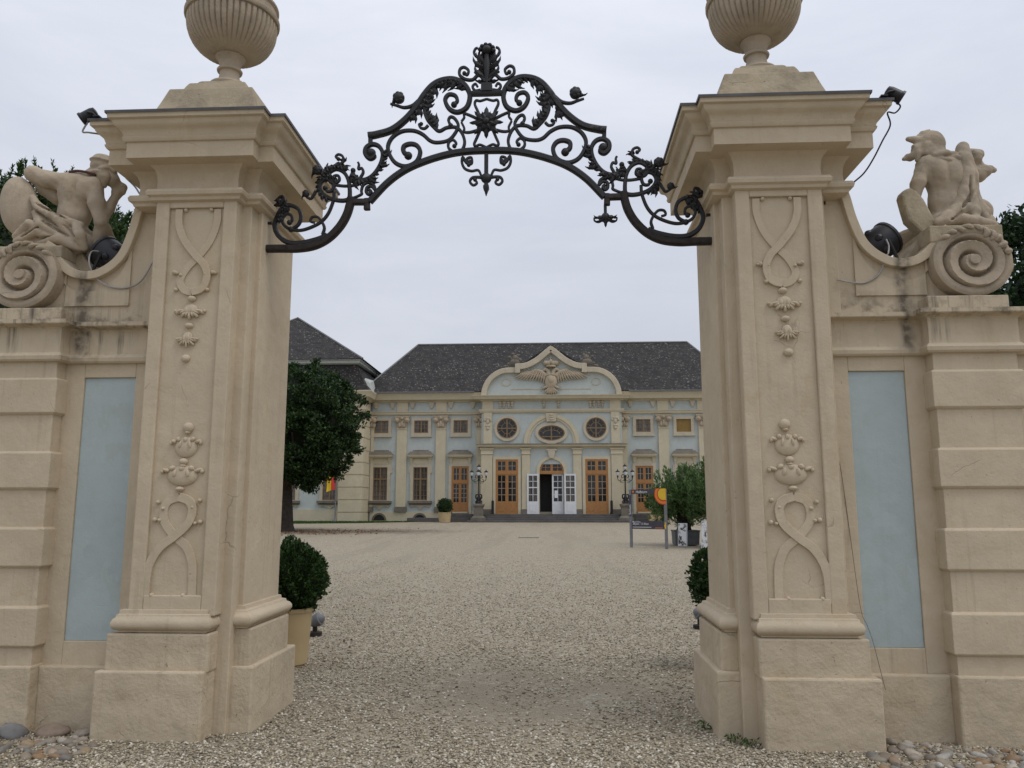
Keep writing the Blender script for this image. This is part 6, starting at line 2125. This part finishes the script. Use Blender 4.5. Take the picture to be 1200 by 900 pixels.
def leafy_shrub(name, x, y, z0, r, zc, n, L, Wd, label, cat, group, planter, mat='leaf_oleander', seed=0):
    """stems fanning from a planter, long leaves in whorls along them"""
    t = thing(name, (x, y, z0), label, cat, group)
    w, h, pm = planter
    m = MB()
    m.rings([[(x - q, y - q, z), (x + q, y - q, z), (x + q, y + q, z), (x - q, y + q, z)] for q, z in ((w * 0.94, z0 + 0.03), (w, z0 + h * 0.92), (w + 0.02, z0 + h * 0.93), (w + 0.02, z0 + h), (w - 0.05, z0 + h), (w - 0.05, z0 + h - 0.06))])
    part(m, 'planter', pm, t, bevel=0.01)
    c = np.array([x, y, zc])
    tips = shell(n, c, r, 0.35, 1.0, -0.75, 0.18, seed)
    root = np.array([x, y, z0 + h])
    m = MB()
    for tp in tips[::max(1, n // 60)]:
        s0 = root + rng.normal(0, 0.12, 3) * np.array([1, 1, 0])
        mid = (s0 + tp) / 2 + np.array([0, 0, 0.12 * r[2]])
        m.tube(catmull([s0, mid, tp], 4), np.linspace(0.022, 0.007, 9), 5)
    part(m, 'stems', 'bark', t, smooth=60)
    per = 22
    idx = np.repeat(np.arange(n), per)
    D = tips - root
    D /= np.linalg.norm(D, axis=1)[:, None]
    D = D + np.array([0, 0, 0.5]) + rng.normal(0, 0.2, (n, 3))
    D /= np.linalg.norm(D, axis=1)[:, None]
    tt = rng.uniform(-0.5, 0.15, n * per)
    C = tips[idx] + D[idx] * tt[:, None] * r[2] * 0.45
    U = D[idx] * 0.9 + rand_unit(n * per) * 0.75
    U /= np.linalg.norm(U, axis=1)[:, None]
    Vv = np.cross(U, rand_unit(n * per))
    Vv /= np.linalg.norm(Vv, axis=1)[:, None]
    LL = L * rng.uniform(0.6, 1.3, n * per)
    m = MB()
    V, F = quads_mesh(leaf_cards(C + U * LL[:, None] * 0.5, U, Vv, LL, np.full(n * per, Wd)))
    m.add(V, F)
    part(m, 'foliage', mat, t)
    return t


leafy_shrub('oleander', 5.30, 24.6, gz(24.6), (1.3, 1.15, 1.25), 2.0, 560, 0.17, 0.04, 'loose oleander in a grey planter behind the sign, nearer the sign post', 'oleander', 'oleanders in planters', (0.45, 0.55, 'planter'), seed=41)
leafy_shrub('oleander', 6.35, 23.0, gz(23.0), (1.15, 1.1, 1.35), 2.15, 560, 0.17, 0.04, 'taller oleander half hidden by the right gate pillar', 'oleander', 'oleanders in planters', (0.45, 0.55, 'planter'), seed=43)
leafy_shrub('potted_plant', 7.65, 52.5, gz(52.5), (0.75, 0.7, 0.75), 2.15, 160, 0.2, 0.06, 'leafy plant in an ochre trough on the landing side, seen through the sign frame', 'potted plant', None, (0.5, 0.55, 'pot'), 'leaf_oleander', 47)
for x, y, w, h, rz, lab in ((4.98, 23.35, 0.28, 0.80, -0.5, 'small black and white printed board in front of the oleander planters'),
                            (5.72, 22.1, 0.62, 0.92, -0.6, 'larger black and white printed board leaning beside the right gate pillar edge')):
    z0 = gz(y)
    t = thing('printed_board', (x, y, z0), lab, 'board', 'printed boards by the planters')
    cs, sn = math.cos(rz), math.sin(rz)
    for nm, mt, q0, q1, za, zb, d in (('panel', 'print_bw', -w / 2, w / 2, 0.06, h, 0.0), ('border', 'white_paint', -w / 2 - 0.03, w / 2 + 0.03, 0.03, h + 0.03, 0.025)):
        m = MB()
        pts = [(q0, d), (q1, d), (q1, d + 0.02), (q0, d + 0.02)]
        tilt = 0.10
        m.rings([[(x + a * cs - (b_ + zz * tilt) * sn, y + a * sn + (b_ + zz * tilt) * cs, z0 + zz) for a, b_ in pts] for zz in (za, zb)])
        part(m, nm, mt, t)

# ================================================================== SIGN, GROUND LAMPS, STONES
sx0, sx1, sy0, sy1 = 3.20, 4.30, 23.2, 22.3
sg = thing('exhibition_sign', (3.75, 22.75, gz(22.75)), 'open sign frame on two grey posts with dark text panels and an orange round emblem', 'sign')
su = Vector((sx1 - sx0, sy1 - sy0, 0))
SW = su.length
su.normalize()
sn_ = Vector((su.y, -su.x, 0))
if sn_.y > 0:
    sn_ = -sn_


def on_sign(a, off, z):
    p = Vector((sx0, sy0, 0)) + su * a + sn_ * off
    return (p.x, p.y, z)


def sign_box(m, a0, a1, o0, o1, z0, z1):
    m.rings([[on_sign(a, o, z) for a, o in ((a0, o0), (a1, o0), (a1, o1), (a0, o1))] for z in (z0, z1)])


sz = gz(22.75)
for a in (0.0, SW):
    m = MB()
    sign_box(m, a - 0.045, a + 0.045, -0.03, 0.03, sz - 0.1, 2.29)
    part(m, 'post', 'post_grey', sg)
m = MB()
sign_box(m, 0.046, SW - 0.046, 0.0, 0.03, 2.14, 2.29)
part(m, 'top_panel', 'sign_grey', sg)
m = MB()
sign_box(m, 0.046, SW - 0.046, 0.0, 0.03, 0.93, 1.21)
part(m, 'text_panel', 'sign_grey', sg)
m = MB()
sign_box(m, -0.05, 0.05, 0.031, 0.036, 1.36, 2.10)
part(m, 'side_strip', 'sign_grey', sg)


def sign_text(body, size, a, z, mat, name, rot=False):
    cu = bpy.data.curves.new(name, 'FONT')
    cu.body = body
    cu.size = size
    cu.extrude = 0.001
    tmp = bpy.data.objects.new(name, cu)
    COL.objects.link(tmp)
    me = bpy.data.meshes.new_from_object(tmp.evaluated_get(bpy.context.evaluated_depsgraph_get()))
    bpy.data.objects.remove(tmp)
    bpy.data.curves.remove(cu)
    me.materials.clear()
    me.materials.append(M[mat])
    o = bpy.data.objects.new(name, me)
    COL.objects.link(o)
    o.parent = sg
    o.location = Vector(on_sign(a, 0.0385 if rot else 0.034, z)) - sg.location
    o.rotation_euler = (R(90), R(-90) if rot else 0, math.atan2(su.y, su.x))
    return o


sign_text('Halbturn', 0.13, 0.25, 2.165, 'white_print', 'lettering')
sign_text('28.Juni - 31.Nov', 0.10, 0.09, 1.075, 'white_print', 'date_lettering')
sign_text('Ausstellung', 0.055, 0.16, 1.155, 'white_print', 'small_lettering')
sign_text('Schloss', 0.12, 0.035, 1.42, 'white_print', 'side_lettering', True)
m = MB()
sign_box(m, 0.09, 0.13, 0.031, 0.034, 1.155, 1.195)
sign_box(m, 0.09, 0.85, 0.031, 0.034, 0.985, 1.0)
part(m, 'white_marks', 'white_print', sg)
m = MB()
sign_box(m, 0.10, 0.17, 0.031, 0.036, 2.18, 2.25)
sign_box(m, 1.0, 1.30, 0.031, 0.034, 0.965, 0.985)
part(m, 'orange_marks', 'orange', sg)


def emblem(rad, mat, off, name, hole=0.0):
    """quarter disc hanging from the top right corner of the frame"""
    m = MB()
    A = np.linspace(math.pi / 2 * 0.96, math.pi * 1.5, 26)
    cx_, cz_ = SW - 0.06, 2.12
    pts = []
    for a in A:
        aa = cx_ + rad * math.cos(a)
        zz = cz_ + rad * math.sin(a)
        pts.append((min(aa, SW + 0.04), min(zz, 2.31)))
    pts += [(SW + 0.045, cz_ - rad), (SW + 0.045, min(cz_ + rad, 2.31))]
    m.rings([[on_sign(a, off, z) for a, z in pts], [on_sign(a, off + 0.004, z) for a, z in pts]])
    part(m, name, mat, sg)


emblem(0.36, 'red_print', 0.034, 'emblem')
emblem(0.33, 'orange', 0.0385, 'emblem_band')
emblem(0.24, 'red_print', 0.043, 'emblem_band')
emblem(0.20, 'yellow', 0.0475, 'emblem_core')
m = MB()
for z, r_ in ((1.13, 0.03), (1.05, 0.045), (0.98, 0.035)):
    p = on_sign(SW, 0.034, z)
    m.ell(p, (r_, 0.012, r_ * 1.2), 10, 6)
part(m, 'side_ornament', 'yellow', sg)

for x, y, lab in ((-2.47, 4.5, 'grey domed ground lamp beside the ochre pot of the left box ball'), (2.43, 5.3, 'grey domed ground lamp peeping out past the right pillar plinth')):
    t = thing('ground_lamp', (x, y, gz(y)), lab, 'ground lamp', 'ground lamps inside the gate')
    z0 = gz(y)
    m = MB()
    m.lathe([(0.09, z0), (0.09, z0 + 0.05), (0.03, z0 + 0.06), (0.03, z0 + 0.12)], x, y, 14)
    part(m, 'base', 'rust', t)
    m = MB()
    m.ell((0, 0, 0), (0.078, 0.078, 0.11), 16, 10)
    m.lathe([(0.078, 0.0), (0.084, 0.01), (0.084, 0.05), (0.07, 0.055), (0.01, 0.05)], 0, 0, 16)
    part(turned(m, (x + 0.02, y, z0 + 0.19), (0.75 * (1 if x < 0 else -1), -0.1, 0.35)), 'head', 'grey_plastic', t, smooth=40)

for x, y, wx, wy, lab in ((-0.62, 30.2, 0.45, 0.35, 'small flat drain cover lying in the gravel of the court'),):
    z0 = gz(y)
    m = MB()
    m.box(x - wx, x + wx, y - wy, y + wy, z0 - 0.05, z0 + 0.012)
    single(m, 'drain_cover', 'p_grey', (x, y, z0), lab, 'drain cover', bevel=0.004)

# ---- river cobbles along the foot of the walls (each its own object) and the loose gravel
stone_meshes = []
for k in range(7):
    m = MB()
    m.ell((0, 0, 0), (1, 0.72, 0.55), 12, 8)
    V = np.vstack(m.v)
    r_ = np.random.default_rng(60 + k)
    for _ in range(4):
        w = r_.normal(size=3) * 1.6
        V *= (1 + 0.13 * np.sin(V @ (w * 1.25) + r_.uniform(0, 6)))[:, None]
    me = bpy.data.meshes.new('cobble_stone')
    me.from_pydata(V.tolist(), [], m.f)
    me.shade_smooth()
    me.materials.append(M['cobble'])
    stone_meshes.append(me)


def put_stone(x, y, s, label, group, flat=1.0, mat=None):
    me = random.choice(stone_meshes)
    if mat:
        me = me.copy()
        me.materials.clear()
        me.materials.append(mat)
    o = bpy.data.objects.new('cobble_stone', me)
    COL.objects.link(o)
    o.location = (x, y, s * 0.17)
    o.rotation_euler = (random.uniform(-0.25, 0.25), random.uniform(-0.25, 0.25), random.uniform(0, 6.28))
    o.scale = (s, s * random.uniform(0.8, 1.1), s * flat * random.uniform(0.8, 1.1))
    return tag(o, label, 'stone', group)


def scatter(n, x0, x1, y0, y1, s0, s1, label, group, avoid):
    done = []
    tries = 0
    while len(done) < n and tries < 6000:
        tries += 1
        x, y, s = random.uniform(x0, x1), random.uniform(y0, y1), random.uniform(s0, s1)
        if any(math.hypot(x - a, y - b_) < (s + c_) * 0.62 for a, b_, c_ in done) or avoid(x, y, s):
            continue
        done.append((x, y, s))
        put_stone(x, y, s, label, group)


av = lambda x, y, s: (x < 2.735 + s * 0.7 and y > -0.04 - s * 0.7) or (x > 3.27 and y > 0.12 - s * 0.3) or y > 0.24 - s * 0.3
scatter(190, 2.55, 4.15, -0.46, 0.26, 0.018, 0.056, 'rounded river cobble in the bed along the wall right of the gate', 'cobbles along the right wall', av)
avl = lambda x, y, s: (x > -2.735 - s * 0.7 and y > -0.04 - s) or (x < -3.27 and y > 0.12 - s * 0.3) or y > 0.24 - s * 0.3
BIG = ((-3.33, 0.06, 0.125, 'long flat grey boulder at the foot of the left wall, by the picture edge'), (-3.06, 0.12, 0.115, 'large brownish boulder at the foot of the left wall'), (-2.86, 0.155, 0.075, 'middling pale stone between the brownish boulder and the left pillar'))
for (x, y, s, lab), bc in zip(BIG, ((0.17, 0.165, 0.16), (0.21, 0.16, 0.12), (0.36, 0.31, 0.25))):
    bmat = plain('boulder', bc, 0.8, 0, 0.3, 9, 0.5)
    put_stone(x, y, s, lab, None, 0.72, bmat)
avb = lambda x, y, s: avl(x, y, s) or any(math.hypot(x - a, y - b_) < s * 0.7 + c_ for a, b_, c_, _ in BIG)
scatter(95, -3.75, -2.6, -0.46, 0.26, 0.018, 0.052, 'rounded river cobble in the bed along the wall left of the gate', 'cobbles along the left wall', avb)

# loose pebbles: one stuff object
n = 210000
py_ = -0.95 + 21.0 * rng.uniform(0, 1, n) ** 2.5
half = 2.0 + (py_ + 5.8) * 0.52
px_ = rng.uniform(-1, 1, n) * half + 0.3
keep = (np.abs(px_) < np.where(py_ < 1.3, 3.9, 9.0))
blk = (np.abs(px_) > 1.80) & (py_ > 0.22) & (py_ < 1.2)
blk |= (np.abs(px_) > 1.66) & (py_ > 0.27) & (py_ < 1.22)
blk |= (np.abs(px_) > 1.95) & (np.abs(px_) < 2.72) & (py_ > 0.01) & (py_ < 1.2)
blk |= (np.abs(px_) > 2.6) & (py_ > 0.25) & (py_ < 0.7)
keep &= ~blk
# thinner where feet and wheels have worn the gravel down to the earth
wear = np.exp(-(((px_ - 0.35) / 1.5) ** 2 + ((py_ - 1.5) / 1.0) ** 2))
blot = 0.5 + 0.5 * np.sin(px_ * 2.3 + 1.3 * np.sin(py_ * 1.7)) * np.sin(py_ * 1.9 + 1.1 * np.sin(px_ * 2.9 + 1))
keep &= rng.uniform(0, 1, n) > np.clip(1.35 * wear * (0.30 + 0.85 * blot), 0, 0.85)
keep &= rng.uniform(0, 1, n) > 0.30 * (blot > 0.6)
keep &= rng.uniform(0, 1, n) < np.clip((20 - py_) / 14.0, 0, 1)
px_, py_ = px_[keep], py_[keep]
n = len(px_)
sz_ = rng.uniform(0.0065, 0.0165, n) * (1 + 0.35 * (rng.uniform(0, 1, n) > 0.93))
pz_ = np.maximum(0, py_ - 1.5) * 0.0132 + sz_ * 0.28
oct_ = np.array([(1, 0, 0.05), (0.32, 0.9, 0), (-0.8, 0.5, -0.05), (-0.85, -0.55, 0.05), (0.35, -0.9, 0), (0.1, 0.05, 0.62), (0, 0, -0.55)], float)
of = np.array([(0, 1, 5), (1, 2, 5), (2, 3, 5), (3, 4, 5), (4, 0, 5), (1, 0, 6), (2, 1, 6), (3, 2, 6), (4, 3, 6), (0, 4, 6)])
an = rng.uniform(0, 2 * np.pi, n)
V = np.repeat(oct_[None], n, 0) * rng.uniform(0.75, 1.25, (n, 7, 1))
V *= np.stack([rng.uniform(0.8, 1.3, n), rng.uniform(0.65, 1.0, n), rng.uniform(0.6, 1.0, n)], 1)[:, None, :]
tl = rng.normal(0, 0.3, (n, 1))
V[..., 2] += V[..., 0] * tl
ca, sa = np.cos(an)[:, None], np.sin(an)[:, None]
V = np.stack([V[..., 0] * ca - V[..., 1] * sa, V[..., 0] * sa + V[..., 1] * ca, V[..., 2]], -1) * sz_[:, None, None]
V += np.stack([px_, py_, pz_], 1)[:, None, :]
Fi = (of[None] + (np.arange(n) * 7)[:, None, None]).reshape(-1, 3)
me = bpy.data.meshes.new('gravel')
me.vertices.add(n * 7)
me.vertices.foreach_set('co', V.reshape(-1).astype(np.float32))
me.loops.add(len(Fi) * 3)
me.loops.foreach_set('vertex_index', Fi.reshape(-1).astype(np.int32))
me.polygons.add(len(Fi))
me.polygons.foreach_set('loop_start', (np.arange(len(Fi)) * 3).astype(np.int32))
me.update(calc_edges=True)
me.materials.append(M['pebble'])
o = bpy.data.objects.new('gravel', me)
COL.objects.link(o)
tag(o, kind='stuff')

# fallen leaves under the court tree and by the pot
nl = 1500
ax = TX + rng.normal(0.8, 3.0, nl)
ay = TY - 0.5 + rng.normal(-0.4, 2.0, nl)
ax = np.concatenate([ax, -2.15 + rng.normal(0, 0.25, 70)])
ay = np.concatenate([ay, 3.6 + rng.normal(0, 0.5, 70)])
nl = len(ax)
C = np.stack([ax, ay, np.maximum(0, np.minimum(53, ay) - 1.5) * 0.0132 + 0.02], 1)
U = rand_unit(nl)
U[:, 2] *= 0.25
U /= np.linalg.norm(U, axis=1)[:, None]
Vv = np.cross(U, np.array([0, 0, 1.0]) + rng.normal(0, 0.2, (nl, 3)))
Vv /= np.linalg.norm(Vv, axis=1)[:, None]
ls = np.where(np.arange(nl) < 1500, 0.11, 0.05) * rng.uniform(0.6, 1.2, nl)
m = MB()
V, F = quads_mesh(leaf_cards(C, U, Vv, ls, ls * 0.7))
m.add(V, F)
single(m, 'fallen_leaves', 'leaf_dead', (TX, TY, tz), kind='stuff')

# tiny weeds at the foot of the right pillar
q4 = []
for x, y in ((1.66, 0.55), (1.80, 0.18), (1.9, 0.10)):
    k = 40
    C = np.stack([x - 0.03 + rng.normal(0, 0.03, k), y + rng.normal(0, 0.03, k), rng.uniform(0.0, 0.05, k)], 1)
    U = rand_unit(k) + np.array([0, 0, 0.8])
    U /= np.linalg.norm(U, axis=1)[:, None]
    Vv = np.cross(U, rand_unit(k))
    Vv /= np.linalg.norm(Vv, axis=1)[:, None]
    q4.append(leaf_cards(C, U, Vv, np.full(k, 0.035), np.full(k, 0.012)))
m = MB()
V, F = quads_mesh(np.vstack(q4))
m.add(V, F)
single(m, 'weeds', 'leaf_grass', (1.75, 0.3, 0), kind='stuff')
